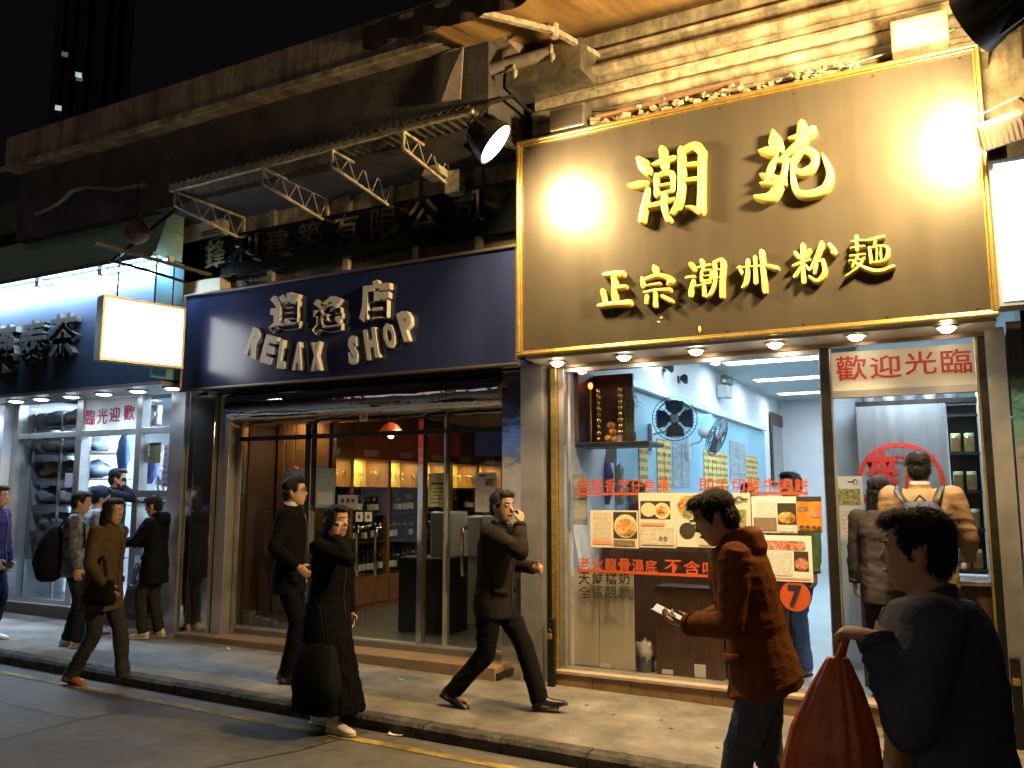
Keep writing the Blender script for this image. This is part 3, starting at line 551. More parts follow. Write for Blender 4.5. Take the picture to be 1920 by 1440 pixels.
for i in range(5):
    xa = -13.2 + i*1.16
    t = thing('tube_light', ['tube light on the tea shop fascia outside the left edge','tube light on the tea shop fascia next to the left edge','tube light on the tea shop fascia, left of the middle tube','tube light on the tea shop fascia, right of the middle','tube light at the right end of the tea shop fascia'][i], 'tube light', (xa, -0.66, 4.15), 0, 'tube lights on the tea shop fascia')
    b = MB(); b.tube([(xa+0.03, -0.66, 4.15), (xa+1.10, -0.66, 4.15)], 0.019, 10); b.build('tube', TUBE, t, smooth=2)
    for xe in (xa+0.01, xa+1.12): b = MB(); b.box((xe-0.015, -0.69, 4.12), (xe+0.015, -0.62, 4.19)); b.build('tube_holder', WHITEP, t)
    area('tube_lamp', (xa+0.56, -0.665, 4.125), (xa+0.56, -0.50, 3.9), 110, (0.55, 0.76, 1.0), 1.05, 0.04, t)
tso = thing('tea_shop_soffit', 'grey metal soffit under the tea shop fascia', 'soffit', (-9.5, -0.3, 2.82))
b = MB(); b.box((-13.5, -0.57, 2.80), (-7.6, 0.12, 2.838)); b.build('soffit_panel', STEEL, tso)
COOLB = emat('cool_downlight_glass', (0.72, 0.85, 1.0), 22)
for i, (px, lb) in enumerate(((-40, 'round cool downlight of the tea shop beyond the left pier'), (22, 'leftmost round cool downlight visible under the tea shop fascia'), (70, 'second round cool downlight from the left under the tea shop fascia'), (128, 'third round cool downlight under the tea shop fascia, left of the red characters'), (190, 'fourth round cool downlight under the tea shop fascia, above the red characters'), (255, 'fifth round cool downlight under the tea shop fascia'), (322, 'rightmost round cool downlight under the tea shop fascia by the steel pier'))):
    x = onZ(px, 752 - px*0.08, 2.80).x; downlight((x, -0.30), 2.80, lb, 'cool downlights under the tea shop fascia', COOLB, (0.60, 0.79, 1.0), 19, 0.095, 140, None, 0.15)
# ================================================================== hanging light box
A = Vector((-7.33, -0.55, 0)); dr = Vector((-0.269, -0.963, 0)); nx_ = Vector((0.963, -0.269, 0))
lbx = thing('light_box_sign', 'glowing white light box sign hanging beside the blue sign', 'light box', (A.x, A.y, 2.93))
def lb(u0, u1, v0, v1, z0, z1): return [A + dr*u + nx_*v + Vector((0, 0, z)) for z in (z0, z1) for u, v in ((u0, v0), (u1, v0), (u1, v1), (u0, v1))]
BF = [(0,3,2,1),(4,5,6,7),(0,1,5,4),(1,2,6,5),(2,3,7,6),(3,0,4,7)]
b = MB(); b.add(lb(0, 0.86, -0.09, 0.06, 2.95, 3.61), BF); b.build('casing', mat('white_acrylic_case', (0.75, 0.76, 0.78), 0.4), lbx)
b = MB(); b.add(lb(0.025, 0.835, 0.061, 0.066, 2.975, 3.585), BF); b.build('lit_face', emat('lit_acrylic', (0.95, 0.98, 1.0), 7.5), lbx)
for (u0, u1, z0, z1) in ((0, 0.86, 2.945, 2.972), (0, 0.86, 3.588, 3.615), (0, 0.024, 2.973, 3.587), (0.836, 0.86, 2.973, 3.587)):
    b = MB(); b.add(lb(u0, u1, 0.06, 0.075, z0, z1), BF); b.build('frame', mat('aged_brass_frame', (0.4, 0.28, 0.14), 0.4, 0.7), lbx)
for u in (0.12, 0.7):
    p = A + dr*u; b = MB()
    for k in range(14): b.ell((p.x, p.y, 3.63 + 0.036*k), (0.008 if k % 2 else 0.012, 0.012 if k % 2 else 0.008, 0.022), 6, 4)
    b.build('chain', DKMETAL, lbx)
b = MB(); b.bar(A + dr*0.95 + Vector((0, 0, 4.14)), A + dr*-0.3 + Vector((0, 0, 4.05)), 0.035); b.build('support_bar', DKMETAL, lbx)
# rusty pulley lamp and wires above the tea shop
c = onY(257, 432, -0.95); t = thing('rusty_lantern', 'rusty round fitting hanging from a wire above the tea shop tubes', 'lamp', c)
RUST = mat('rusty_iron', (0.2, 0.1, 0.06), 0.85, 0.2, var=0.5, scale=25)
b = MB(); b.lathe([(0.03, 0.13), (0.07, 0.1), (0.12, 0.02), (0.13, -0.06), (0.09, -0.12), (0.03, -0.15)], c, 14); b.build('bell', RUST, t, smooth=True)
b = MB(); b.tube([c + Vector((0, 0, 0.12)), c + Vector((0.03, 0, 0.17)), c + Vector((0, 0, 0.22)), c + Vector((-0.03, 0, 0.17)), c + Vector((0, 0, 0.12))], 0.012, 6); b.build('hook', RUST, t)
b = MB(); b.tube([c + Vector((0, 0, 0.2)), onY(258, 340, -0.95)], 0.008, 5); b.build('wire', DKMETAL, t)
b = MB(); b.bar(onY(212, 488, -0.95), onY(345, 380, -0.6), 0.03); b.build('strut', DKMETAL, t)
b = MB(); b.tube([onY(205, 488, -0.95), onY(270, 505, -0.85), onY(345, 528, -0.62)], 0.018, 6); b.build('cable', DKMETAL, t)
b = MB(); pts = [onY(p, q, -0.75) for p, q in ((70, 402), (95, 392), (118, 378), (138, 358), (165, 352), (220, 356), (278, 346))]; b.tube(pts, 0.045, 10, sy=0.5)
tag(b.build('bent_gutter', GALV, smooth=True), 'bent pale metal gutter piece above the tea shop fascia', 'gutter')
# yellow plastered return wall left of the trusses
a, c = onY(322, 480, -0.12), onY(420, 372, -0.12)
rw = thing('return_wall', 'yellow-lit plaster wall with louvre below the left end of the metal awning', 'wall', (a.x, -0.12, a.z))
b = MB(); b.box((a.x, -0.12, 3.75), (c.x, 0.04, 4.78)); b.build('plaster', mat('warm_plaster', (0.55, 0.47, 0.33), 0.85, var=0.15, scale=4), rw)
l0, l1 = onY(378, 470, -0.13), onY(420, 425, -0.13)
for k in range(6):
    b = MB(); z = l0.z + (l1.z-l0.z)*k/6; b.obox(((l0.x+l1.x)/2, -0.14, z+0.02), (l1.x-l0.x, 0.05, 0.008), Matrix.Rotation(R(35), 3, 'X')); b.build('louvre_slat', DKMETAL, rw)
# lit sign at the right edge
a, c = onY(1868, 575, -0.62), onY(1868, 300, -0.62)
rs = thing('edge_light_box', 'pale blue-white light box sign cut by the right edge of the view', 'light box', (a.x, -0.62, a.z))
b = MB(); b.box((a.x+0.02, -0.62, a.z), (a.x+0.9, -0.42, c.z)); b.build('casing', mat('blue_grey_case', (0.3, 0.33, 0.4), 0.4), rs)
b = MB(); b.box((a.x+0.045, -0.628, a.z+0.03), (a.x+0.88, -0.621, c.z-0.03)); b.build('lit_face', emat('lit_acrylic_blue', (0.75, 0.85, 1.0), 3.2), rs)
for (ch, u) in (('茶', 0.10), ('餐', 0.34)): glyph(ch, mat('red_box_print', (0.6, 0.05, 0.05), 0.5), rs, (a.x+u, c.z-0.2, a.x+u+0.16, c.z-0.06), y=-0.629, depth=0.002, bold=0.01) if False else None
for (px, py) in ((1312, 618), (1240, 596), (1235, 604)):
    q = onY(px, py, SB); b = MB(); b.ell((q.x, SB-0.003, q.z), (0.012, 0.006, 0.03 if px == 1312 else 0.008), 8, 6); b.build('paint_drip', GLET, ns, smooth=2)
for i in range(7):
    for z in (SZ0+0.07, SZ1-0.07): b = MB(); b.ell((SX0+0.12+i*0.56, SB-0.002, z), (0.009, 0.005, 0.009), 8, 6); b.build('screw', DKMETAL, ns)
# ================================================================== far tower and the dark city behind
tw = thing('tower_block', 'tall dark tower block with a few lit windows, far behind at left', 'building', (-150, 130, 0))
TWM = mat('tower_concrete', (0.075, 0.07, 0.1), 0.9); TWD = mat('tower_recess', (0.03, 0.03, 0.04), 0.9)
def far(px, py, d=190.0):
    r_ = ray(px, py).normalized(); return CAM + r_*d
pa, pb = far(85, 300), far(232, 300); u = (pb - pa); u.z = 0; L = u.length; u.normalize(); nn = Vector((u.y, -u.x, 0))
def tq(s0, s1, z0, z1, d0, d1):
    return [pa + u*s + nn*d - Vector((0, 0, pa.z)) + Vector((0, 0, z)) for z in (z0, z1) for s, d in ((s0, d0), (s1, d0), (s1, d1), (s0, d1))]
b = MB(); b.add(tq(0, L, 0, 150, 0, -12), BF); b.build('core', TWD, tw)
for k, (s0, s1) in enumerate(((0, .10), (.16, .24), (.31, .42), (.50, .66), (.75, .82), (.92, 1.0))):
    b = MB(); b.add(tq(L*s0, L*s1, 0, 150, 0.9, 0.02), BF); b.build('pier', TWM, tw)
for (px, py) in ((116, 63), (144, 113), (146, 122), (107, 190)):
    q = far(px, py); s = (q - pa).dot(u); z = q.z
    b = MB(); b.add(tq(s-0.55, s+0.55, z-0.5, z+0.5, 0.95, 0.91), BF); b.build('lit_window', emat('lit_window_%d' % py, (0.75, 0.9, 1.0), 0.1 if py in (63, 122) else 0.6), tw)

# ================================================================== lit shops across the road, seen only as reflections and street light
ob = thing('opposite_shop_row', 'row of lit shops across the street behind the viewpoint', 'building', (-3, -13.5, -0.3))
b = MB(); b.box((-24, -20, -0.4), (14, -13.5, 14)); b.build('wall', DARKWALL, ob)
for k, (x0, x1, col, st) in enumerate(((-16, -12.6, (0.8, 0.9, 1.0), 0.9), (-11.8, -8.6, (1.0, 0.8, 0.55), 1.0), (-7.8, -4.4, (1.0, 0.7, 0.42), 1.1), (-3.4, -0.4, (1.0, 0.9, 0.75), 0.9), (0.6, 4.2, (1.0, 0.72, 0.45), 1.0))):
    wn = MB(); wn.box((x0, -13.49, 0.2), (x1, -13.47, 2.5)); wn.build('lit_shop_window', emat('far_shop_%d' % k, col, st*0.6), ob)
    for j in range(4): b = MB(); xx = x0 + (x1-x0)*j/3; b.box((xx-0.04, -13.5, 0), (xx+0.04, -13.42, 2.6)); b.build('mullion', DKMETAL, ob)
    b = MB(); b.box((x0-0.1, -13.5, 2.65), (x1+0.1, -13.3, 3.4)); b.build('sign_board', mat('far_sign_%d' % k, ((0.4, 0.03, 0.02), (0.03, 0.1, 0.3), (0.5, 0.4, 0.1), (0.4, 0.03, 0.02), (0.1, 0.3, 0.15))[k], 0.5, emit=0.5, ecol=((1, 0.1, 0.05), (0.2, 0.4, 1), (1, 0.7, 0.3), (1, 0.12, 0.05), (0.4, 1, 0.5))[k]), ob)
# ================================================================== NOODLE SHOP (right): front
WALLW = mat('white_wall', (0.7, 0.72, 0.74), 0.6, var=0.05, scale=2)
BLUEP = mat('pale_blue_panel', (0.26, 0.52, 0.66), 0.35, var=0.08, scale=2)
FLOORT = mat('pale_floor_tile', (0.5, 0.54, 0.56), 0.35, var=0.12, scale=3)
WOOD = mat('brown_wood', (0.3, 0.13, 0.045), 0.42, var=0.4, scale=3, stretch=(9, 9, 0.9), coat=0.2)
DKWOOD = mat('dark_wood', (0.09, 0.045, 0.025), 0.5, var=0.4, scale=4, stretch=(8, 8, 1))
def sbox(name, m, a, c): b = MB(); b.box(a, c); return structure(b.build(name, m))
sbox('noodle_shop_floor', FLOORT, (-3.05, 0.08, -0.1), (1.6, 10.5, 0.112))
sbox('noodle_shop_wall_left', WALLW, (-3.15, 0.1, 0.0), (-3.03, 10.5, 3.45))
sbox('noodle_shop_wall_right', WALLW, (1.6, 0.5, 0.0), (1.7, 10.5, 3.45))
sbox('noodle_shop_wall_back', WALLW, (-3.15, 10.5, 0.0), (1.7, 10.6, 3.45))
sbox('noodle_shop_ceiling', mat('grey_ceiling', (0.42, 0.44, 0.46), 0.8), (-3.15, 0.08, 3.44), (1.7, 10.5, 3.5))
nf = thing('noodle_shop_facade', 'steel framed glass front of the noodle shop on a brown tiled plinth', 'shopfront', (-1.4, 0, 0))
TILE = mat('brown_plinth_tile', (0.27, 0.16, 0.085), 0.4, var=0.35, scale=6, bump=0.05)
x = -3.12; k = 0
while x < 0.24:
    w_ = min(0.335, 0.25 - x); b = MB(); dy = random.uniform(-0.002, 0.002)
    b.box((x+0.002, -0.05+dy, -0.14), (x+w_-0.002, 0.1, 0.092)); b.build('plinth_tile', TILE, nf, bev=0.003); x += 0.335
b = MB(); b.box((-3.12, -0.045, -0.14), (0.25, 0.1, 0.088)); b.build('plinth_core', TAR, nf)
b = MB(); b.box((-3.14, -0.066, 0.094), (0.25, 0.16, 0.122)); b.build('sill', mat('pink_stone_sill', (0.46, 0.36, 0.29), 0.35, var=0.2, scale=12), nf, bev=0.004)
b = MB(); b.box((-3.05, 0.05, 0.13), (-0.885, 0.058, 2.735)); b.build('glass_pane', GLASS, nf)
for (x0, x1, y0, m, nm) in ((-3.20, -3.165, 0.0, DKMETAL, 'frame_post'), (-3.163, -3.11, -0.03, GOLD, 'frame_post'), (-3.107, -3.052, 0.01, STEEL, 'frame_post'), (-0.883, -0.872, 0.02, STEEL, 'frame_post'), (-0.870, -0.81, 0.0, DKMETAL, 'door_post'), (-0.808, -0.795, 0.015, STEEL, 'door_post'), (0.205, 0.248, -0.01, DKMETAL, 'door_post'), (0.185, 0.203, 0.01, GOLD, 'door_post')):
    b = MB(); b.box((x0, y0, 0.123), (x1, 0.10, 2.735)); b.build(nm, m, nf, bev=0.003)
b = MB(); b.box((-3.05, 0.02, 2.70), (-0.883, 0.09, 2.734)); b.build('head_rail', STEEL, nf)
b = MB(); b.box((-3.05, 0.03, 0.1225), (-0.883, 0.085, 0.145)); b.build('bottom_rail', STEEL, nf)
# welcome panel over the door
wp = thing('welcome_panel', 'cream panel with red characters above the noodle shop doorway', 'sign', (-0.3, 0.03, 2.38))
a, c = onY(1549, 732, 0.03), onY(1842, 626, 0.03)
b = MB(); b.box((-0.793, 0.03, 2.40), (0.183, 0.06, 2.70)); b.build('panel', mat('cream_acrylic', (0.78, 0.72, 0.6), 0.35, var=0.05), wp)
b = MB(); b.box((-0.793, 0.01, 2.345), (0.183, 0.08, 2.398)); b.build('rail', STEEL, wp)
REDP = mat('red_paint', (0.6, 0.035, 0.015), 0.5)
def pxglyph(ch, bx, Y, m, parent, depth=0.004, bold=0.009, bev=0):
    cx, cy_ = (bx[0]+bx[2])/2, (bx[1]+bx[3])/2; l, r_ = onY(bx[0], cy_, Y), onY(bx[2], cy_, Y); a, d = onY(cx, bx[3], Y), onY(cx, bx[1], Y)
    return glyph(ch, m, parent, (l.x, a.z, r_.x, d.z), y=Y, depth=depth, bold=bold, bev=bev)
for ch, bx in zip('歡迎光臨', ((1567,667,1625,714),(1631,666,1690,709),(1696,659,1756,702),(1764,654,1822,700))): pxglyph(ch, bx, 0.029, REDP, wp)
# writing on the window
ORANGE = mat('orange_vinyl', (0.55, 0.085, 0.015), 0.5)
wt = thing('window_lettering', 'orange vinyl characters and underlines on the noodle shop window', 'lettering', (-2.2, 0.045, 1.5))
for s, x0, x1, y0, y1 in (('自製香港仔魚蛋', 1083, 1257, 898, 922), ('即手切鮮牛肉餅', 1310, 1518, 897, 922), ('老火龍骨湯底', 1083, 1234, 1044, 1070), ('不含味精', 1245, 1388, 1050, 1076)):
    n = len(s); st = (x1-x0)/n
    for i, ch in enumerate(s): pxglyph(ch, (x0+i*st+1, y0+(i*st*0.045 if y0 > 1000 else 0), x0+(i+0.92)*st, y1+(i*st*0.045 if y0 > 1000 else 0)), 0.048, ORANGE, wt, 0.002, 0.012)
for (xa, ya, xb, yb) in ((1082, 926, 1198, 925), (1409, 925, 1515, 925), (1082, 1069, 1390, 1085)):
    p, q = onY(xa, ya, 0.047), onY(xb, yb, 0.047); b = MB(); b.box((p.x, 0.045, p.z-0.011), (q.x, 0.048, p.z+0.011)); b.build('underline', ORANGE, wt)
BLK = mat('black_vinyl', (0.02, 0.018, 0.016), 0.5)
bt = thing('black_lettering', 'black characters in two rows low on the noodle shop window', 'lettering', (-2.7, 0.045, 0.9))
for s, y0, y1, bd in (('天鮮檔奶', 1073, 1096, 0.012), ('全蛋靚麵', 1099, 1121, 0.0)):
    for i, ch in enumerate(s): pxglyph(ch, (1085+i*25, y0, 1085+i*25+21, y1), 0.048, BLK, bt, 0.002, bd)
sv = thing('seven_sticker', 'round orange sticker with a dark number seven on the window', 'sticker', onY(1491, 1118, 0.046))
p = onY(1491, 1118, 0.046); q = onY(1520, 1118, 0.046); rr = q.x - p.x
b = MB(); b.lathe([(rr, -0.002), (rr, 0.002)], p, 36, Matrix.Rotation(R(90), 3, 'X')); b.build('disc', ORANGE, sv)
pxglyph('7', (1478, 1097, 1504, 1139), 0.042, mat('dark_print', (0.02, 0.03, 0.05), 0.4), sv, 0.002, 0.04)
# posters
PAPER = mat('cream_paper', (0.7, 0.62, 0.5), 0.6); PAPERW = mat('white_paper', (0.76, 0.74, 0.72), 0.6)
TXT = textmat('newsprint', (0.7, 0.62, 0.5), (0.3, 0.26, 0.22), 95, 130); TXTW = textmat('newsprint_white', (0.75, 0.73, 0.71), (0.35, 0.33, 0.33), 95, 130)
FOOD = photomat('noodle_photo', [(0.12, 0.05, 0.02), (0.55, 0.25, 0.07), (0.7, 0.42, 0.16), (0.62, 0.5, 0.3)], 18)
CROWD = photomat('crowd_photo', [(0.03, 0.03, 0.03), (0.35, 0.22, 0.14), (0.12, 0.1, 0.09), (0.6, 0.5, 0.42)], 55)
MEAT = photomat('meat_photo', [(0.15, 0.03, 0.02), (0.5, 0.16, 0.1), (0.6, 0.3, 0.25), (0.7, 0.6, 0.55)], 25)
GREENF = photomat('herb_photo', [(0.06, 0.07, 0.03), (0.3, 0.3, 0.12), (0.55, 0.5, 0.3)], 40)
def poster(label, bx, Y, paper, items, cat='poster', nm='poster'):
    cy_ = (bx[1]+bx[3])/2; cx = (bx[0]+bx[2])/2; l, r_ = onY(bx[0], cy_, Y).x, onY(bx[2], cy_, Y).x; z0, z1 = onY(cx, bx[3], Y).z, onY(cx, bx[1], Y).z
    t = thing(nm, label, cat, ((l+r_)/2, Y, z0)); b = MB(); b.box((l, Y, z0), (r_, Y+0.003, z1)); b.build('sheet', paper, t)
    W, H = r_-l, z1-z0
    for k, (kind, u0, v0, u1, v1, m) in enumerate(items):   # u right, v down from top
        xa, xb, za, zb = l+u0*W, l+u1*W, z1-v1*H, z1-v0*H; b = MB(); yy = Y - 0.0012 - 0.0006*k
        if kind == 'bowl':
            b.ell(((xa+xb)/2, yy, (za+zb)/2), ((xb-xa)/2, 0.0005, (zb-za)/2), 20, 8)
        elif kind == 'ring':
            b.tube([((xa+xb)/2 + (xb-xa)/2*math.cos(a_*math.pi/10), yy, (za+zb)/2 + (zb-za)/2*math.sin(a_*math.pi/10)) for a_ in range(21)], 0.003, 5)
        else: b.box((xa, yy, za), (xb, yy+0.0004, zb))
        b.build({'pic': 'printed_picture', 'bowl': 'printed_bowl', 'txt': 'text_block', 'bar': 'printed_bar', 'ring': 'printed_emblem'}[kind], m, t)
    return t
PINKB = mat('salmon_print', (0.7, 0.3, 0.18), 0.6); DKP = mat('dark_picture', (0.05, 0.04, 0.03), 0.5); BOWLW = mat('bowl_print', (0.68, 0.58, 0.36), 0.5)
poster('cream article page with one noodle bowl photo, leftmost on the noodle window', (1107, 957, 1197, 1027), 0.040, PAPER, [('txt', .06, .06, .44, .76, TXT), ('bar', .05, .80, .45, .92, PINKB), ('pic', .49, .04, .97, .74, DKP), ('bowl', .50, .1, .98, .73, BOWLW), ('bowl', .53, .22, .96, .70, FOOD), ('pic', .49, .79, .93, .94, CROWD)])
poster('cream menu page with two soup bowls above article text', (1198, 924, 1267, 1027), 0.037, PAPER, [('pic', .05, .15, .86, .48, DKP), ('bowl', .06, .18, .48, .44, BOWLW), ('bowl', .42, .18, .86, .48, BOWLW), ('bowl', .48, .24, .80, .43, FOOD), ('bar', .06, .55, .70, .60, PINKB), ('txt', .05, .63, .95, .95, TXT), ('ring', .55, .80, .63, .86, BLK), ('ring', .68, .80, .76, .86, BLK)])
poster('wide cream spread with round dishes and watch emblem behind the jacketed man', (1268, 924, 1408, 1027), 0.040, PAPER, [('bowl', .02, .05, .32, .46, FOOD), ('bowl', .08, .30, .24, .48, GREENF), ('bowl', .04, .55, .26, .85, DKP), ('bar', .18, .5, .3, .53, DKP), ('bar', .23, .58, .34, .61, DKP), ('txt', .30, .72, .55, .96, TXT), ('pic', .62, .30, .94, .9, GREENF), ('ring', .82, .06, .90, .16, BLK), ('bar', .72, .10, .82, .13, BLK), ('bar', .9, .10, .97, .13, BLK)])
poster('white article page with crowd photos right of the jacketed man', (1410, 931, 1494, 999), 0.037, PAPERW, [('txt', .08, .14, .55, .52, TXTW), ('pic', .03, .58, .55, .96, CROWD), ('pic', .58, .18, .99, .76, DKP), ('bowl', .58, .42, .97, .74, FOOD), ('txt', .58, .80, .95, .96, TXTW)])
ORP = photomat('orange_print', [(0.5, 0.17, 0.02), (0.62, 0.26, 0.03), (0.68, 0.33, 0.05)], 6)
poster('small orange food leaflet with dark header by the door post', (1494, 931, 1541, 998), 0.034, ORP, [('bar', 0, 0, 1, .13, DKP), ('pic', .06, .28, .48, .40, CROWD), ('pic', .55, .40, .97, .57, MEAT), ('ring', .1, .82, .26, .93, DKP), ('ring', .34, .82, .5, .93, DKP), ('ring', .6, .82, .74, .93, DKP), ('ring', .8, .82, .94, .93, DKP), ('bar', 0, .96, 1, 1, DKP)])
poster('white page with red meat photos just above the seven sticker', (1424, 1004, 1523, 1090), 0.040, PAPERW, [('pic', .05, .12, .88, .32, MEAT), ('txt', .05, .36, .62, .88, TXTW), ('pic', .66, .34, .93, .76, DKP), ('bowl', .67, .48, .93, .75, MEAT), ('bar', .04, .92, .96, .945, PINKB)])
poster('narrow pale printed notice at the left end of the noodle window', (1073, 888, 1101, 984), 0.07, mat('blue_grey_paper', (0.4, 0.45, 0.5), 0.6), [('txt', .1, .1, .5, .9, TXTW), ('txt', .55, .35, .9, .9, TXTW)])
poster('pale printed sheet with food strip hanging in the doorway', (1553, 893, 1620, 1012), 0.42, mat('pale_blue_paper', (0.62, 0.68, 0.72), 0.5), [('pic', .03, .20, .92, .46, GREENF), ('ring', .74, .05, .86, .13, BLK), ('bar', .58, .08, .74, .10, BLK), ('txt', .06, .52, .7, .95, TXTW), ('pic', .65, .62, .88, .78, CROWD)])
# things standing in the window bottom
p0, p1 = onY(1062, 1268, 0.14), onY(1187, 1076, 0.14)
wb = thing('white_board', 'white folded board standing in the lower left of the noodle window', 'board', (p0.x, 0.14, 0.14))
for (xa, xb) in ((p0.x, (p0.x+p1.x)/2-0.003), ((p0.x+p1.x)/2+0.003, p1.x)): b = MB(); b.box((xa, 0.14, 0.147), (xb, 0.155, p1.z)); b.build('panel', mat('grubby_white_board', (0.58, 0.52, 0.44), 0.6, var=0.12, scale=3), wb)
p0, p1 = onY(1231, 1275, 0.22), onY(1352, 1105, 0.22); b = MB(); b.box((p0.x, 0.22, 0.113), (p1.x, 0.5, p1.z)); tag(b.build('wooden_cabinet', DKWOOD, bev=0.005), 'dark brown wooden cabinet low behind the noodle window', 'cabinet')
p0, p1 = onY(1352, 1275, 0.3), onY(1462, 1040, 0.3); b = MB(); b.box((p0.x, 0.6, 0.113), (p1.x, 0.75, 1.15)); tag(b.build('booth_partition', DKWOOD, bev=0.005), 'dark partition behind the jacketed man inside the noodle shop', 'partition')
b = MB(); b.box((-3.0, 0.75, 0.113), (-1.75, 0.85, 1.22)); tag(b.build('dining_partition', DKWOOD), 'dark low partition behind the window posters', 'partition')
def lump(name, c, r, m, label, cat, group=None, amp=0.25, seed=0):
    b = MB(); b.ell((0, 0, 0), (1, 1, 1), 18, 12); o_ = len(b.v)
    for i, v in enumerate(b.v):
        nz = noise.noise(v*2.2 + Vector((seed*7.1, seed*3.3, 0))) + 0.6*noise.noise(v*5 + Vector((seed, 0, 3))) ; f = 1 + amp*nz; z = v.z*f
        b.v[i] = Vector((c[0] + v.x*r[0]*f, c[1] + v.y*r[1]*f, c[2] + max(z, -0.82)*r[2]))
    return tag(b.build(name, m, smooth=2), label, cat, group)
PLAST = mat('white_plastic_bag', (0.55, 0.53, 0.48), 0.35, var=0.2, scale=6)
q = onY(1210, 1222, 0.3); lump('plastic_bag', (q.x, 0.3, q.z), (0.09, 0.09, 0.1), PLAST, 'white plastic bag bulging over a bin inside the noodle window', 'bag', seed=3)
q = onY(1210, 1260, 0.3); b = MB(); b.lathe([(0.075, 0.113), (0.085, q.z+0.14)], (q.x, 0.3, 0), 14); tag(b.build('waste_bin', mat('grey_bin', (0.1, 0.1, 0.1), 0.5), smooth=True), 'grey bin under a white plastic bag inside the noodle window', 'bin')
for (px, py, lb) in ((1313, 1270, 'small white card standing on the sill behind the window'), (1252, 1279, 'white paper lying on the sill behind the noodle window'), (1135, 1258, 'crumpled tissue at the foot of the white board')):
    q = onY(px, py, 0.11); b = MB(); b.box((q.x-0.045, 0.105, 0.147), (q.x+0.045, 0.115, 0.147 + (0.1 if px == 1313 else 0.035))); tag(b.build('paper_card', PAPERW), lb, 'card')
# shrine shelf with ornaments
GOLDO = mat('shiny_gold', (0.85, 0.55, 0.12), 0.22, 1.0)
sh = thing('shrine_shelf', 'black shrine shelf in the upper left of the noodle window', 'shelf', (-2.75, 0.35, 2.05))
b = MB(); b.box((-3.03, 0.2, 2.035), (-2.33, 0.62, 2.075)); b.build('shelf_board', BLACK, sh, bev=0.006)
b = MB(); b.box((-3.03, 0.62, 2.076), (-2.62, 0.66, 2.74)); b.build('back_panel', DKWOOD, sh)
b = MB(); b.box((-3.03, 0.2, 2.076), (-2.99, 0.619, 2.74)); b.build('side_panel', DKWOOD, sh)
for (px, lb) in ((1122, 'left string of gold beads in the shrine'), (1162, 'right string of gold beads in the shrine')):
    x = onY(px, 770, 0.34).x; b = MB()
    for k in range(9): b.ell((x, 0.34, 2.11 + k*0.055), (0.022 + 0.006*(k % 2),)*2 + (0.027,), 10, 7)
    tag(b.build('gold_bead_string', GOLDO, smooth=2), lb, 'ornament', 'gold bead strings')
for i, (dx, dz) in enumerate(((0, 0.04), (0.045, 0.1), (0.07, 0.03), (0.03, 0.16))):
    x = onY(1140, 800, 0.38).x + dx; b = MB(); b.ell((x, 0.38, 2.076 + dz), (0.036, 0.036, 0.033), 12, 8); tag(b.build('orange_fruit', mat('orange_peel', (0.7, 0.33, 0.04), 0.5, bump=0.1, bscale=150), smooth=2), ['orange at the bottom left of the shrine heap', 'orange in the middle of the shrine heap', 'orange at the bottom right of the shrine heap', 'orange on top of the shrine heap'][i], 'orange', 'shrine oranges')
x = onY(1107, 720, 0.3).x; t = thing('shrine_lamp', 'small glowing red lamp at the left of the shrine', 'lamp', (x, 0.3, 2.6)); b = MB(); b.ell((x, 0.3, 2.60), (0.022, 0.022, 0.03), 10, 8); b.build('bulb', emat('red_bulb', (1, 0.12, 0.02), 14), t, smooth=2); b = MB(); b.tube([(x, 0.3, 2.075), (x, 0.3, 2.57)], 0.008, 6); b.build('stem', GOLDO, t)
q = onY(1181, 810, 0.36); t = thing('lucky_bamboo', 'lucky bamboo plant in a dark pot on the shrine shelf', 'plant', (q.x, 0.36, 2.076))
b = MB(); b.lathe([(0.045, 2.076), (0.06, 2.11), (0.055, 2.17), (0.05, 2.17)], (q.x, 0.36, 0), 14); b.build('pot', mat('dark_pot', (0.06, 0.05, 0.03), 0.3), t, smooth=True)
LEAF = mat('bamboo_leaf', (0.06, 0.1, 0.035), 0.5, var=0.3); STEMM = mat('bamboo_stem', (0.12, 0.13, 0.05), 0.5)
for k in range(4):
    x = q.x - 0.03 + 0.02*k; hh = 2.45 + 0.06*(k % 3); b = MB(); b.tube([(x, 0.36, 2.16), (x+0.01*(k-1.5), 0.36, hh)], 0.008, 6); b.build('stem', STEMM, t)
    for j in range(5):
        a = random.uniform(0, 6.28); l = random.uniform(0.08, 0.15); zz = hh - 0.03*j; d = Vector((math.cos(a), 0.6*math.sin(a), 0)); s_ = Vector((-d.y, d.x, 0))
        base = Vector((x, 0.36, zz)); m1 = base + d*l*0.5 + Vector((0, 0, 0.05)); e = base + d*l + Vector((0, 0, 0.0)); b = MB()
        b.add([base, m1 + s_*0.012, e, m1 - s_*0.012, m1 + Vector((0, 0, -0.004))], [(0, 1, 4), (1, 2, 4), (2, 3, 4), (3, 0, 4)]); b.build('leaf', LEAF, t)
q = onY(1161, 813, 0.28); b = MB(); b.lathe([(0.022, 2.076), (0.03, 2.13), (0.032, 2.135), (0.026, 2.13), (0.02, 2.085)], (q.x, 0.28, 0), 14); tag(b.build('tea_cup', mat('pink_cup', (0.6, 0.42, 0.38), 0.4), smooth=True), 'pale pink cup on the front edge of the shrine shelf', 'cup')
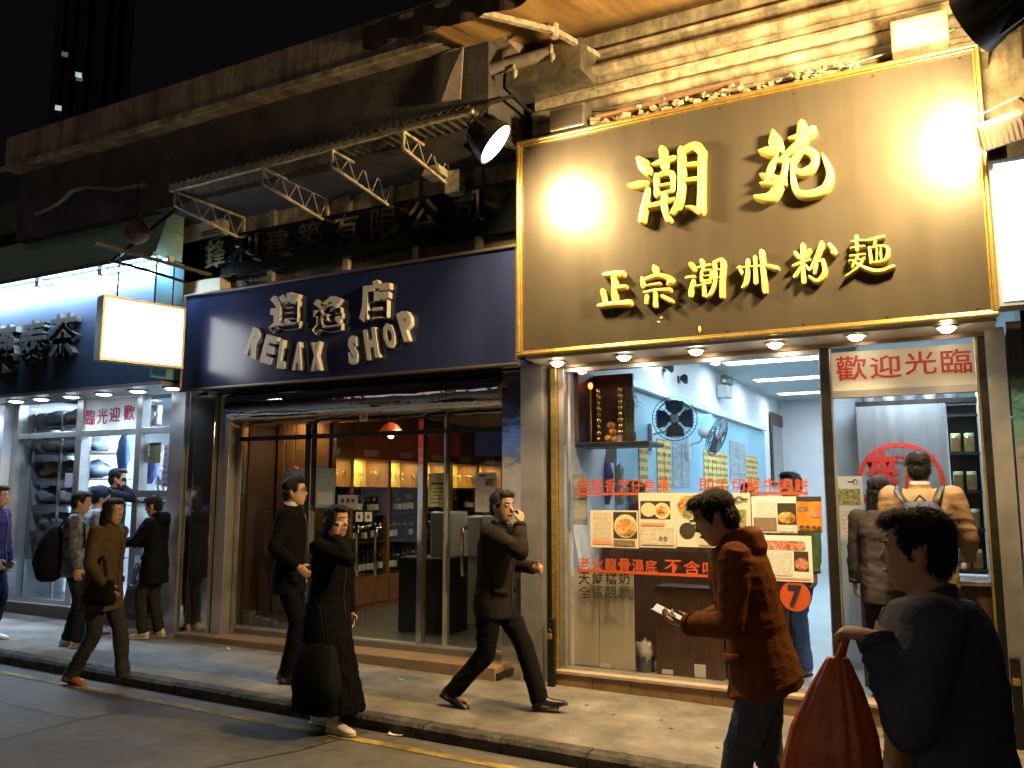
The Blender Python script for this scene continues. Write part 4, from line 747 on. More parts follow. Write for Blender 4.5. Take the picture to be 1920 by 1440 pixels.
# hanging bags and coats behind the left part of the window
for i, (px, py, Y, r, colr, lb) in enumerate(((1136, 905, 0.95, (0.07, 0.05, 0.26), (0.16, 0.13, 0.4), 'violet coat hanging below the shrine shelf'), (1162, 912, 1.0, (0.05, 0.05, 0.22), (0.3, 0.4, 0.36), 'pale green coat hanging below the shrine shelf'), (1120, 905, 1.05, (0.06, 0.05, 0.22), (0.2, 0.2, 0.24), 'grey coat hanging below the shrine shelf'))):
    q = onY(px, py, Y); lump('hanging_coat', q, r, mat('coat_%d' % i, colr, 0.7), lb, 'coat', amp=0.3, seed=i)
q = onY(1145, 850, 0.7); b = MB(); b.box((q.x-0.05, 0.7, q.z-0.09), (q.x+0.05, 0.703, q.z+0.1)); tag(b.build('notice_sheet', PAPERW), 'white notice sheet hanging under the shrine shelf', 'notice')
# ---- interior wall: panel, cove light, fans, menus
b = MB(); b.box((-3.028, 1.2, 0.9), (-3.005, 8.8, 2.72)); tag(b.build('blue_wall_panel', BLUEP), 'pale blue wall panelling inside the noodle shop under the cove light', 'wall panel')
cv = thing('cove_light', 'long cyan glowing cove light on the noodle shop wall', 'cove light', (-2.97, 4.5, 2.74))
b = MB(); b.box((-3.028, 1.45, 2.735), (-2.93, 8.75, 2.75)); b.build('ledge', WHITEP, cv)
CY = emat('cyan_strip', (0.25, 0.9, 1.0), 2.2)
for k in range(5): b = MB(); b.box((-2.955, 1.5+k*1.45, 2.752), (-2.932, 1.5+k*1.45+1.38, 2.80)); b.build('lit_strip', CY, cv)
area('cove_lamp', (-2.93, 5.0, 2.725), (-3.0, 5.0, 1.5), 80, (0.25, 0.82, 1.0), 0.08, 7, cv)
for k, yy in enumerate((2.7, 4.9, 6.9, 9.0)):
    t = thing('ceiling_panel_light', ['first ceiling light panel, nearest the noodle shop window', 'second ceiling light panel in the noodle shop', 'third ceiling light panel in the noodle shop', 'fourth ceiling light panel deepest in the noodle shop'][k], 'ceiling light', (-2, yy, 3.43), 0, 'noodle shop ceiling lights')
    b = MB(); b.box((-2.75, yy-0.16, 3.42), (-0.4, yy+0.16, 3.438)); b.build('diffuser', emat('cool_diffuser', (0.85, 0.94, 1.0), 5.0), t)
    b = MB(); b.box((-2.79, yy-0.2, 3.425), (-0.36, yy+0.2, 3.4395)); b.build('frame', WHITEP, t)
    area('panel_lamp', (-1.6, yy, 3.40), (-1.6, yy, 0), 60, (0.68, 0.85, 1.0), 2.3, 0.3, t)
def wall_fan(label, c, d, rad, group):
    c = Vector(c); d = Vector(d).normalized(); M = d.to_track_quat('Z', 'Y').to_matrix(); t = thing('wall_fan', label, 'fan', c, 0, group)
    FW = mat('fan_wire', (0.12, 0.13, 0.16), 0.4, 0.5); FB = mat('fan_blade_blue', (0.05, 0.07, 0.16), 0.35); FC = mat('fan_casing', (0.6, 0.62, 0.64), 0.4)
    b = MB()
    for rr, z in ((1, 0), (0.99, 0.02), (0.8, 0.045), (0.6, 0.055), (0.4, 0.06), (0.2, 0.062), (0.85, -0.06), (0.5, -0.075)):
        b.tube([c + M @ Vector((rad*rr*math.cos(a*math.pi/16), rad*rr*math.sin(a*math.pi/16), z)) for a in range(33)], 0.0035, 4, cap=False)
    for k in range(36):
        a = k*math.pi/18; b.tube([c + M @ Vector((rad*r_*math.cos(a), rad*r_*math.sin(a), z)) for r_, z in ((0.15, 0.062), (0.5, 0.057), (0.85, 0.04), (1, 0), (0.85, -0.06), (0.3, -0.08))], 0.0018, 3, cap=False)
    b.build('cage', FW, t)
    for k in range(4):
        a = k*math.pi/2; b = MB(); vs = []
        for i in range(6):
            r_ = rad*(0.15 + 0.75*i/5); wd = 0.5 + 0.25*math.sin(i/5*math.pi)
            for s_ in (-1, 1): an = a + s_*wd*0.9; vs.append(c + M @ Vector((r_*math.cos(an), r_*math.sin(an), s_*0.018)))
        b.add(vs, [(2*i, 2*i+1, 2*i+3, 2*i+2) for i in range(5)]); b.build('blade', FB, t)
    b = MB(); b.lathe([(0.01, 0.075), (0.035, 0.07), (0.045, 0.05), (0.045, -0.04)], c, 16, M); b.build('hub', FC, t, smooth=True)
    b = MB(); b.lathe([(0.06, -0.08), (0.07, -0.10), (0.065, -0.22), (0.03, -0.25)], c, 16, M); b.build('motor', FC, t, smooth=True)
    b = MB(); e = c - d*0.18; b.tube([e, e + Vector((-0.05, 0, -0.12)), (-3.0, e.y + 0.05, e.z - 0.16)], 0.014, 6); b.box((-3.004, e.y-0.02, e.z-0.34), (-2.96, e.y+0.08, e.z-0.04)); b.build('bracket', FC, t)
q = onX(1265, 785, -2.65); wall_fan('round wall fan facing the street inside the noodle shop', q, Vector((CAM.x, CAM.y, 1.9)) - q, 0.24, 'noodle shop wall fans')
q = onX(1345, 820, -2.60); wall_fan('wall fan turned sideways, deeper on the noodle shop wall', q, (0.93, -0.02, -0.38), 0.25, 'noodle shop wall fans')
YP = textmat('yellow_menu_strip', (0.75, 0.5, 0.12), (0.1, 0.06, 0.03), 11, 45); GM = photomat('menu_photos', [(0.12, 0.14, 0.16), (0.3, 0.36, 0.4), (0.5, 0.6, 0.65)], 22)
def wallsheet(nm, label, cat, px0, py0, px1, py1, m, strips=1, group=None, X=-3.0, rows=1):
    a, c = onX(px0, py1, X), onX(px1, py0, X); t = thing(nm, label, cat, (X, a.y, a.z), 0, group); W = (c.y - a.y)/strips; z1 = onX(px0, py0, X).z
    for k in range(strips):
        for r_ in range(rows):
            h = (z1-a.z)/rows; b = MB(); b.box((X, a.y + k*W + 0.012, a.z + r_*h + (0.012 if rows > 1 else 0)), (X+0.003, a.y + (k+1)*W - 0.012, a.z + (r_+1)*h)); b.build('strip' if rows == 1 else 'picture_card', m, t)
wallsheet('menu_strips', 'single wavy yellow menu strip nearest the noodle window', 'menu', 1199, 832, 1214, 930, YP, 1)
wallsheet('menu_strips', 'pair of yellow menu strips below the facing fan', 'menu', 1233, 822, 1257, 930, YP, 2)
wallsheet('menu_strips', 'broad set of yellow menu strips below the sideways fan', 'menu', 1321, 842, 1363, 930, YP, 6)
wallsheet('menu_strips', 'farthest yellow menu strips on the noodle shop wall', 'menu', 1400, 855, 1420, 930, YP, 4)
wallsheet('picture_menu', 'two columns of grey picture cards right of the facing fan', 'menu', 1262, 828, 1292, 915, GM, 2, rows=5)
wallsheet('picture_menu', 'two columns of grey picture cards right of the sideways fan', 'menu', 1370, 826, 1397, 905, GM, 2, rows=5)
m0, m1 = onX(1450, 905, -3.0), onX(1500, 815, -3.0); t = thing('wall_mirror', 'dark framed mirror deep on the noodle shop wall', 'mirror', m0)
b = MB(); b.box((-3.002, m0.y, m0.z), (-2.99, m1.y, m1.z)); b.build('mirror_glass', MIRROR, t)
for (ya, yb, za, zb) in ((m0.y, m1.y, m0.z-0.05, m0.z), (m0.y, m1.y, m1.z, m1.z+0.22), (m0.y-0.06, m0.y, m0.z-0.05, m1.z+0.22)): b = MB(); b.box((-3.002, ya, za), (-2.97, yb, zb)); b.build('frame', DKWOOD, t)
# emergency light and spot heads on the wall
q = onX(1357, 730, -2.95); t = thing('emergency_light', 'twin-head emergency light box on the noodle shop wall', 'emergency light', q)
b = MB(); b.box((-3.02, q.y-0.15, q.z-0.13), (-2.86, q.y+0.15, q.z+0.05)); b.build('case', mat('grey_case', (0.4, 0.42, 0.42), 0.5), t, bev=0.01)
for s_ in (-1, 1): b = MB(); b.lathe([(0.03, -0.07), (0.075, -0.02), (0.08, 0.0), (0.075, 0.01)], (-2.9, q.y + s_*0.12, q.z+0.13), 16, Matrix.Rotation(R(-70), 3, 'X')); b.build('lamp_head', CHR, t, smooth=True)
for (px, py, lb) in ((1257, 690, 'small dark spotlight high on the noodle shop wall'), (1284, 712, 'small pale spotlight below the dark one on the noodle shop wall')):
    q = onX(px, py, -2.93); t = thing('wall_spotlight', lb, 'spotlight', q); b = MB(); b.lathe([(0.025, -0.06), (0.045, 0), (0.05, 0.05)], q, 12, Matrix.Rotation(R(60), 3, 'X')); b.build('head', DKMETAL, t, smooth=True); b = MB(); b.tube([q, (-3.02, q.y+0.06, q.z+0.02)], 0.01, 6); b.box((-3.03, q.y+0.02, q.z-0.03), (-3.01, q.y+0.1, q.z+0.06)); b.build('bracket', DKMETAL, t)
# mirror-clad pillar at the end of the view
b = MB(); b.box((-0.98, 1.25, 0.113), (-0.72, 1.5, 3.435)); tag(b.build('inner_pillar', mat('blue_white_pillar', (0.55, 0.66, 0.75), 0.3, var=0.05)), 'pale blue pillar inside the noodle shop beside the door post', 'pillar')
# ---- kitchen booth behind the doorway
kb = thing('kitchen_booth', 'steel and glass kitchen booth with a red circle logo in the noodle shop doorway', 'booth', (-0.3, 0.9, 0.11))
BOOTHM = mat('scratched_steel_panel', (0.5, 0.56, 0.6), 0.3, 0.75, var=0.3, scale=2.5, stretch=(3, 1, 0.6), rvar=0.12)
b = MB(); b.box((-0.715, 0.95, 0.95), (-0.03, 0.99, 2.36)); b.build('steel_panel', BOOTHM, kb)
b = MB(); b.box((-0.72, 0.55, 0.113), (0.24, 0.94, 0.93)); b.build('counter_base', DKWOOD, kb)
b = MB(); b.box((-0.72, 0.5, 0.931), (0.24, 0.945, 0.965)); b.build('counter_top', STEEL, kb, bev=0.005)
b = MB(); b.box((-0.72, 0.95, 2.362), (0.24, 1.2, 2.40)); b.build('upper_shelf', DKMETAL, kb)
rc = onY(1688, 905, 0.94); rr = onY(1770, 905, 0.94).x - rc.x; b = MB(); vs = []; fs = []; n = 60
for i in range(n):
    a = 2*math.pi*i/n
    for r_ in (rr*0.92, rr*1.03): vs.append((rc.x + r_*math.cos(a), 0.947, rc.z + r_*math.sin(a)))
for i in range(n): fs.append((2*i, 2*i+1, (2*i+3) % (2*n), (2*i+2) % (2*n)))
b.add(vs, fs); b.build('logo_ring', REDP, kb)
glyph('麵', REDP, kb, (rc.x-0.27, rc.z-0.26, rc.x+0.27, rc.z+0.26), y=0.946, depth=0.002, bold=0.012, name='logo_character')
b = MB(); b.box((0.20, 0.5, 0.113), (0.25, 1.3, 2.72)); tag(b.build('door_side_wall', mat('pale_green_wall', (0.45, 0.55, 0.52), 0.5)), 'pale green wall strip right inside the noodle shop doorway', 'wall')
js = thing('jar_shelf', 'black shelf stacked with jars at the right of the kitchen booth', 'shelf', (0.08, 1.0, 0.97))
for z in (1.0, 1.32, 1.62, 1.93, 2.24): b = MB(); b.box((-0.025, 0.90, z), (0.195, 1.1, z+0.02)); b.build('shelf_board', BLACK, js)
b = MB(); b.box((-0.025, 1.1, 0.97), (0.195, 1.12, 2.35)); b.build('back_panel', BLACK, js)
jm = MB(); jm.lathe([(0.036, 0), (0.04, 0.01), (0.04, 0.12), (0.036, 0.13)], (0, 0, 0), 14); jme = jm.mesh('jar'); jme.materials.append(mat('pickle_jar', (0.16, 0.11, 0.04), 0.15, var=0.4, scale=20))
lm = MB(); lm.lathe([(0.037, 0), (0.037, 0.022), (0.034, 0.025)], (0, 0, 0), 14); lme = lm.mesh('lid'); lme.materials.append(mat('pale_lid', (0.45, 0.55, 0.3), 0.4))
for r_, z in enumerate((1.02, 1.34, 1.64, 1.95)):
    for k in range(2):
        o = place('jar', jme, (0.03 + 0.095*k, 0.96, z)); tag(o, 'glass jar with pale lid, %s on the %s black shelf' % (('left', 'right')[k], ('lowest', 'second lowest', 'second highest', 'highest')[r_]), 'jar', 'jars on the black shelf'); l = place('lid', lme, (0.03 + 0.095*k, 0.96, z+0.131), o)
for k in range(5):
    x = -0.62 + 0.16*k; b = MB(); b.lathe([(0.05, 2.401), (0.055, 2.41), (0.055, 2.55), (0.045, 2.57)], (x, 1.07, 0), 14); tag(b.build('storage_tin', mat('tin_%d' % (k % 2), ((0.2, 0.22, 0.24), (0.4, 0.38, 0.36))[k % 2], 0.4, 0.3), smooth=True), 'storage tin %s on the shelf above the steel panel' % ('leftmost', 'second', 'in the middle', 'fourth', 'rightmost')[k], 'tin', 'tins above the booth')
area('booth_lamp', (-0.3, 0.62, 2.68), (-0.3, 0.95, 1.0), 26, (0.75, 0.88, 1.0), 0.7, 0.12)
# padlocks on the shutter rails
for (px, py, lb) in ((1030, 1188, 'brass padlock on the shutter rail between the wine and noodle shops'), (1906, 1272, 'padlock on the steel pier at the right edge')):
    q = onY(px, py, -0.17); t = thing('padlock', lb, 'padlock', q, 0, 'shutter padlocks'); b = MB(); b.box((q.x-0.022, -0.185, q.z-0.045), (q.x+0.022, -0.155, q.z)); b.build('body', GOLD, t, bev=0.004); b = MB(); b.tube([(q.x-0.014, -0.17, q.z), (q.x-0.014, -0.17, q.z+0.025), (q.x, -0.17, q.z+0.038), (q.x+0.014, -0.17, q.z+0.025), (q.x+0.014, -0.17, q.z)], 0.005, 6); b.build('shackle', CHR, t)
    b = MB(); b.box((q.x-0.03, -0.15, pav(q.x)), (q.x+0.03, -0.105, q.z+0.12)); b.build('shutter_rail', DKMETAL, t)
# ================================================================== WINE SHOP (middle)
sbox('wine_shop_floor', mat('grey_stone_floor', (0.17, 0.17, 0.15), 0.3, var=0.2, scale=3), (-7.05, 0.1, -0.1), (-3.5, 6.3, 0.17))
sbox('wine_shop_wall_left', DKWOOD, (-7.15, 0.2, 0), (-7.02, 6.3, 2.8)); sbox('wine_shop_wall_right', DKWOOD, (-3.5, 0.5, 0), (-3.4, 6.3, 2.8)); sbox('wine_shop_wall_back', DKWOOD, (-7.15, 6.3, 0), (-3.4, 6.4, 2.8))
sbox('wine_shop_ceiling', mat('cream_ceiling', (0.45, 0.4, 0.32), 0.7), (-7.15, 0.16, 2.66), (-3.4, 6.3, 2.72))
wf = thing('wine_shop_facade', 'polished steel and glass front of the wine shop on a low step', 'shopfront', (-5.4, 0.15, 0))
b = MB(); b.box((-7.6, -0.22, -0.1), (-3.62, 0.10, 0.118)); b.build('step', mat('brown_marble_step', (0.28, 0.19, 0.12), 0.3, var=0.35, scale=4, detail=8), wf, bev=0.008)
b = MB(); b.box((-7.62, -0.205, -0.1), (-3.6, 0.1, 0.07)); b.build('step_riser', BLACK, wf)
b = MB(); b.box((-7.1, 0.101, 0.1), (-3.65, 0.20, 0.19)); b.build('threshold', STEEL, wf, bev=0.004)
# bulged shutter box of polished steel
b = MB(); prof = [(0.16, 2.70), (-0.10, 2.70), (-0.14, 2.66), (-0.145, 2.56), (-0.10, 2.46), (-0.02, 2.40), (0.06, 2.37), (0.16, 2.36)]
n = len(prof); segs = 24; vs = []; fs = []
for i in range(segs+1):
    x = -7.08 + 3.44*i/segs
    for (y, z) in prof: vs.append((x, y + 0.006*noise.noise(Vector((x*1.7, z*3, 0))), z))
for i in range(segs):
    for k in range(n-1): a0 = i*n+k; fs.append((a0, a0+n, a0+n+1, a0+1))
b.add(vs, fs); b.build('shutter_box', ROLLED, wf, smooth=2)
b = MB(); b.box((-7.08, 0.10, 2.20), (-3.64, 0.19, 2.245)); b.build('transom_rail', DKMETAL, wf)
b = MB(); b.box((-7.08, 0.14, 2.246), (-3.64, 0.148, 2.36)); b.build('transom_glass', GLASSD, wf)
for (xa, xb) in ((-7.02, -6.13), (-6.02, -5.35), (-5.34, -4.68), (-4.60, -3.66)):
    b = MB(); b.box((xa, 0.145, 0.192), (xb, 0.153, 2.198)); b.build('glass_pane', GLASSD, wf)
for (xa, xb, m) in ((-7.10, -7.03, MIRROR), (-6.12, -6.03, MIRROR), (-4.67, -4.61, MIRROR), (-4.37, -4.345, STEEL), (-3.66, -3.63, MIRROR)):
    b = MB(); b.box((xa, 0.10, 0.191), (xb, 0.19, 2.36)); b.build('mullion', m, wf, bev=0.004)
b = MB(); b.box((-7.59, -0.08, 0.1), (-7.28, 0.3, 2.72)); b.build('jamb_column', MIRROR, wf, bev=0.006)
b = MB(); b.box((-7.27, -0.02, 0.1), (-7.11, 0.3, 2.72)); b.build('jamb_column', STEEL, wf, bev=0.004)
for (px) in (668, 703, 866):
    q0, q1 = onY(px, 1080, 0.06), onY(px, 990, 0.06); b = MB(); pts = [(q0.x, 0.14, q0.z), (q0.x, 0.07, q0.z+0.01), (q0.x, 0.06, q0.z+0.06)] + [(q0.x, 0.06, q1.z-0.06), (q0.x, 0.07, q1.z-0.01), (q0.x, 0.14, q1.z)]; b.tube(pts, 0.016, 10); b.build('door_handle', CHR, wf, smooth=True)
q = onY(683, 782, -0.16); t = thing('number_plate', 'small pink plate with number 39 on the steel shutter box', 'number plate', q); b = MB(); b.box((q.x-0.05, -0.172, q.z-0.04), (q.x+0.05, -0.166, q.z+0.04)); b.build('plate', mat('pink_plate', (0.6, 0.4, 0.38), 0.5), t); glyph('39', mat('plate_red', (0.3, 0.05, 0.05), 0.5), t, (q.x-0.032, q.z-0.022, q.x+0.032, q.z+0.022), y=-0.1725, depth=0.002, bold=0.01, name='number')
# posters on the wine shop glass
GRNP = mat('olive_paper', (0.4, 0.4, 0.2), 0.6); GRYP = mat('grey_green_paper', (0.34, 0.38, 0.33), 0.6); TXTO = textmat('olive_text', (0.4, 0.4, 0.2), (0.1, 0.1, 0.06), 30, 40)
poster('tall grey-green notice on the left wine shop door', (592, 878, 628, 952), 0.130, GRYP, [('txt', .1, .6, .9, .92, TXTW)], 'notice', 'notice')
poster('olive printed notice on the wine shop glass beside the middle mullion', (803, 887, 840, 950), 0.130, GRNP, [('bar', .15, .28, .85, .34, BLK), ('txt', .12, .42, .88, .9, TXTO)], 'notice', 'notice')
poster('pale notice with red square on the right wine shop pane', (891, 886, 929, 960), 0.130, PAPERW, [('bar', .2, .06, .5, .1, BLK), ('pic', .5, .16, .9, .34, MEAT), ('txt', .1, .45, .9, .9, TXTW)], 'notice', 'notice')
poster('grey notice with three dark characters on the wine shop door', (634, 928, 671, 952), 0.128, mat('mauve_paper', (0.4, 0.38, 0.4), 0.6), [('bar', .15, .3, .3, .62, DKP), ('bar', .42, .25, .58, .62, DKP), ('bar', .68, .3, .82, .58, DKP)], 'notice', 'notice')
for (x0, x1, lb) in ((667, 680, 'small white door label left of the wine shop door gap'), (684, 697, 'small white door label right of the wine shop door gap')): poster(lb, (x0, 960, x1, 978), 0.130, PAPERW, [('bar', .35, .3, .65, .7, DKP)], 'label', 'door_label')
# wooden display panel in the left window
wd = thing('wood_panelling', 'reddish wood panelling in the left window of the wine shop', 'panelling', (-6.6, 0.6, 0.17))
b = MB(); b.box((-7.0, 0.62, 0.171), (-6.15, 0.66, 2.6)); b.build('back_board', WOOD, wd)
for (xa, xb, za, zb) in ((-6.97, -6.86, 0.3, 2.5), (-6.84, -6.72, 1.0, 2.45), (-6.70, -6.55, 1.0, 2.45), (-6.53, -6.2, 1.2, 2.5), (-6.84, -6.55, 0.3, 0.9)): b = MB(); b.box((xa, 0.595, za), (xb, 0.619, zb)); b.build('panel', WOOD, wd, bev=0.008)
q = onY(553, 890, 0.55); b = MB(); b.ell(q, (0.07, 0.02, 0.1), 12, 8); tag(b.build('red_knot', mat('red_cord', (0.5, 0.02, 0.03), 0.6), smooth=2), 'red knotted charm on the wood panelling', 'ornament')
# framed abstract picture
poster('blue and white framed picture beside the suited man', (536, 878, 572, 925), 0.5, photomat('blue_picture', [(0.03, 0.04, 0.1), (0.5, 0.52, 0.55), (0.06, 0.07, 0.14)], 14), [], 'picture', 'picture')
for i, px in enumerate((444, 456, 470, 484, 498, 512)):
    q = onY(px, 1168, 0.34); b = MB(); hh = (0.13, 0.16, 0.15, 0.1, 0.08, 0.07)[i]; b.box((q.x-0.04, 0.3, 0.171), (q.x+0.035, 0.38, 0.171+hh)); tag(b.build('gift_box', mat('beige_card_%d' % (i % 2), ((0.5, 0.45, 0.34), (0.36, 0.33, 0.26))[i % 2], 0.6), bev=0.003), 'beige gift box, %s in the row on the wine window floor' % ('leftmost', 'second', 'third', 'fourth', 'fifth', 'rightmost')[i], 'box', 'gift boxes in the wine window')
# wall of wine shelves
ws = thing('wine_shelf_wall', 'long wooden wine shelf wall with lit niches inside the wine shop', 'shelf', (-6.8, 3.4, 0.17))
WX = -6.65
b = MB(); b.box((-7.018, 0.75, 0.171), (WX+0.02, 6.25, 0.58)); b.build('base_cabinet', WOOD, ws)
for k in range(7): b = MB(); b.box((WX+0.021, 0.8+k*0.78, 0.24), (WX+0.035, 0.8+k*0.78+0.7, 0.54)); b.build('cabinet_door', WOOD, ws, bev=0.008)
b = MB(); b.box((-7.018, 0.75, 2.06), (WX, 6.25, 2.655)); b.build('upper_cabinet', WOOD, ws)
for k in range(7): b = MB(); b.box((WX+0.001, 0.8+k*0.78, 2.2), (WX+0.014, 0.8+k*0.78+0.7, 2.62)); b.build('upper_door', WOOD, ws, bev=0.008)
for k in range(8): b = MB(); b.box((-7.018, 0.75+k*0.785, 0.581), (WX+0.01, 0.75+k*0.785+0.06, 2.059)); b.build('upright', WOOD, ws)
SHG = mat('dark_shelf', (0.05, 0.035, 0.025), 0.3)
for z in (1.68, 1.34, 0.99, 0.585): b = MB(); b.box((-7.0, 0.81, z), (WX+0.005, 6.2, z+0.02)); b.build('shelf_board', SHG if z < 1.6 else CHR, ws)
NICHE = mat('niche_back', (0.65, 0.5, 0.14), 0.6)
for k in range(7):
    ya, yb = 0.815+k*0.785, 0.815+k*0.785+0.715; b = MB(); b.box((-7.016, ya, 1.70), (-7.005, yb, 2.055)); b.build('niche_back', NICHE, ws)
    area('niche_lamp', (-6.85, (ya+yb)/2, 2.05), (-6.9, (ya+yb)/2, 1.7), 8.0, (1.0, 0.76, 0.30), 0.5, 0.06, ws)
for k in range(7):
    b = MB(); b.box((WX+0.015, 1.0+k*0.785, 2.09), (WX+0.018, 1.3+k*0.785, 2.17)); b.build('name_card', TXT, ws)
# bottles
bm_ = MB(); bm_.lathe([(0.036, 0), (0.038, 0.01), (0.038, 0.18), (0.03, 0.215), (0.015, 0.24), (0.0135, 0.30), (0.016, 0.302), (0.016, 0.315)], (0, 0, 0), 12); bme = bm_.mesh('wine_bottle'); bme.materials.append(mat('dark_bottle_glass', (0.012, 0.016, 0.01), 0.08, spec=0.7)); bme.materials.append(mat('bottle_label', (0.6, 0.57, 0.5), 0.6)); bme.materials.append(mat('foil_cap', (0.2, 0.03, 0.03), 0.35, 0.5))
for p in bme.polygons: p.use_smooth = True
lb_ = MB(); lb_.lathe([(0.0386, 0.05), (0.0386, 0.135)], (0, 0, 0), 12); lbe = lb_.mesh('label'); lbe.materials.append(bme.materials[1])
for z, nm in ((1.36, 'upper'), (1.01, 'middle'), (0.605, 'lower')):
    y = 0.95
    while y < 5.9:
        if (y - 0.75) % 0.785 > 0.1 and random.random() < 0.96:
            o = place('wine_bottle', bme, (WX - 0.07 + random.uniform(-.03, .01), y, z), None, (0, 0, random.uniform(0, 6)), (1, 1, random.uniform(0.86, 1.0)))
            tag(o, 'dark wine bottle standing on the %s shelf of the wine wall' % nm, 'bottle', 'wine bottles on the %s shelf' % nm)
            if random.random() < 0.7: l = bpy.data.objects.new('label', lbe); COL.objects.link(l); l.parent = o
        y += 0.088
gm = MB(); gm.lathe([(0.032, 0), (0.034, 0.004), (0.006, 0.012), (0.005, 0.08), (0.03, 0.11), (0.042, 0.15), (0.038, 0.2), (0.036, 0.2), (0.04, 0.15), (0.027, 0.112)], (0, 0, 0), 14); gme = gm.mesh('wine_glass'); gme.materials.append(glassmat('stem_glass', rough=0.02, ior_f=1.6, clear=0.95))
for p in gme.polygons: p.use_smooth = True
for k in range(26):
    y = 1.0 + k*0.185 + random.uniform(-.03, .03); o = place('wine_glass', gme, (WX - 0.1 + random.uniform(-.06, .04), y, 1.701)); tag(o, 'empty wine glass standing in the lit niches of the wine wall', 'glass', 'wine glasses in the lit niches')
# white cartons, black fridge, pendant lamp
for (px0, py0, px1, py1, Y, m, lb, cat, nm) in ((805, 960, 842, 1060, 0.9, PAPERW, 'white carton cabinet behind the middle mullion of the wine shop', 'cabinet', 'white_cabinet'), (745, 1047, 842, 1168, 0.75, BLACK, 'black boxy chiller on the wine shop floor', 'chiller', 'black_chiller'), (862, 968, 905, 1050, 1.4, mat('grey_white', (0.4, 0.42, 0.4), 0.5), 'pale machine behind the striding man in the wine shop', 'machine', 'pale_machine')):
    a, c = onY(px0, py1, Y), onY(px1, py0, Y); t = thing(nm, lb, cat, (a.x, Y, 0.171)); b = MB(); b.box((a.x, Y, 0.171), (c.x, Y+0.4, c.z)); b.build('body', m, t, bev=0.02)
    b = MB(); b.box((a.x+0.03, Y-0.008, max(0.2, a.z)+0.05), (c.x-0.03, Y-0.001, c.z-0.06)); b.build('front_panel', TXTW if m is PAPERW else m, t, bev=0.002)
q = onY(733, 815, 1.1); t = thing('pendant_lamp', 'red shaded pendant lamp glowing at the wine shop ceiling', 'lamp', q)
b = MB(); b.lathe([(0.03, 0.14), (0.09, 0.10), (0.15, 0.02), (0.155, 0.0), (0.148, 0.0), (0.08, 0.095)], q, 20); b.build('shade', mat('red_shade', (0.55, 0.06, 0.02), 0.4, emit=0.25, ecol=(1, 0.15, 0.03)), t, smooth=True)
b = MB(); b.ell(q + Vector((0, 0, 0.01)), (0.04, 0.04, 0.055), 12, 8); b.build('bulb', emat('warm_bulb', (1, 0.85, 0.6), 30), t, smooth=2); b = MB(); b.tube([q + Vector((0, 0, 0.13)), (q.x, q.y, 2.66)], 0.006, 5); b.build('cord', BLACK, t)
for k, (x, y, pw) in enumerate(((-5.4, 1.2, 60), (-5.0, 3.2, 75), (-5.0, 5.2, 60), (-4.1, 1.6, 36), (-6.45, 0.42, 42))):
    t = thing('ceiling_spot', ['front ceiling spot of the wine shop', 'middle ceiling spot of the wine shop', 'rear ceiling spot of the wine shop', 'right ceiling spot of the wine shop', 'ceiling spot in front of the wood panelling of the wine shop'][k], 'ceiling light', (x, y, 2.65), 0, 'wine shop ceiling spots'); b = MB(); b.lathe([(0.06, 0.0), (0.065, -0.015), (0.05, -0.02)], (x, y, 2.658), 16); b.build('ring', CHR, t, smooth=True); b = MB(); b.ell((x, y, 2.635), (0.04, 0.04, 0.015), 12, 6); b.build('bulb', emat('warm_spot_bulb', (1, 0.82, 0.55), 20), t); spot('spot_lamp', (x, y, 2.6), (x-0.5, y, 0), pw, (1, 0.78, 0.5), 130, 0.8, 0.05, t)
# ================================================================== TEA SHOP (left)
sbox('tea_shop_floor', FLOORT, (-11.2, -0.05, -0.1), (-7.9, 3.2, 0.25)); sbox('tea_shop_wall_back', WALLW, (-11.3, 3.2, 0), (-7.8, 3.3, 3.1)); sbox('tea_shop_wall_left', WALLW, (-11.3, 0.4, 0), (-11.2, 3.2, 3.1)); sbox('tea_shop_wall_right', WALLW, (-7.92, 0.46, 0), (-7.8, 3.2, 3.1)); sbox('tea_shop_ceiling', WALLW, (-11.3, 0.12, 2.95), (-7.8, 3.2, 3.05))
tf = thing('tea_shop_facade', 'steel framed front of the tea shop with glass bays', 'shopfront', (-9.5, 0.05, 0))
b = MB(); b.box((-11.12, -0.06, -0.1), (-7.98, 0.13, 0.245)); b.build('plinth', mat('grey_granite_plinth', (0.16, 0.14, 0.14), 0.5, var=0.4, scale=40), tf)
for (x0, x1, nm) in ((-11.115, -11.0, 'mullion'), (-9.80, -9.68, 'mullion'), (-8.68, -8.58, 'mullion'), (-8.04, -7.985, 'mullion')): b = MB(); b.box((x0, 0.0, 0.246), (x1, 0.12, 2.798)); b.build(nm, STEEL, tf, bev=0.004)
for (x0, x1) in ((-10.998, -9.802), (-9.678, -8.682), (-8.578, -8.062)): b = MB(); b.box((x0, 0.01, 2.33), (x1, 0.11, 2.40)); b.build('transom_rail', STEEL, tf, bev=0.004)
b = MB(); b.box((-10.998, 0.01, 0.247), (-9.802, 0.11, 0.30)); b.build('bottom_rail', STEEL, tf)
for (x0, x1, z0, z1) in ((-10.998, -9.802, 0.301, 2.329), (-10.998, -9.802, 2.401, 2.797), (-8.578, -8.062, 2.401, 2.797), (-8.578, -8.062, 1.66, 2.329)): b = MB(); b.box((x0, 0.06, z0), (x1, 0.067, z1)); b.build('glass_pane', GLASS, tf)
b = MB(); b.box((-8.578, -0.02, 1.575), (-8.062, 0.12, 1.655)); b.build('counter_rail', STEEL, tf)
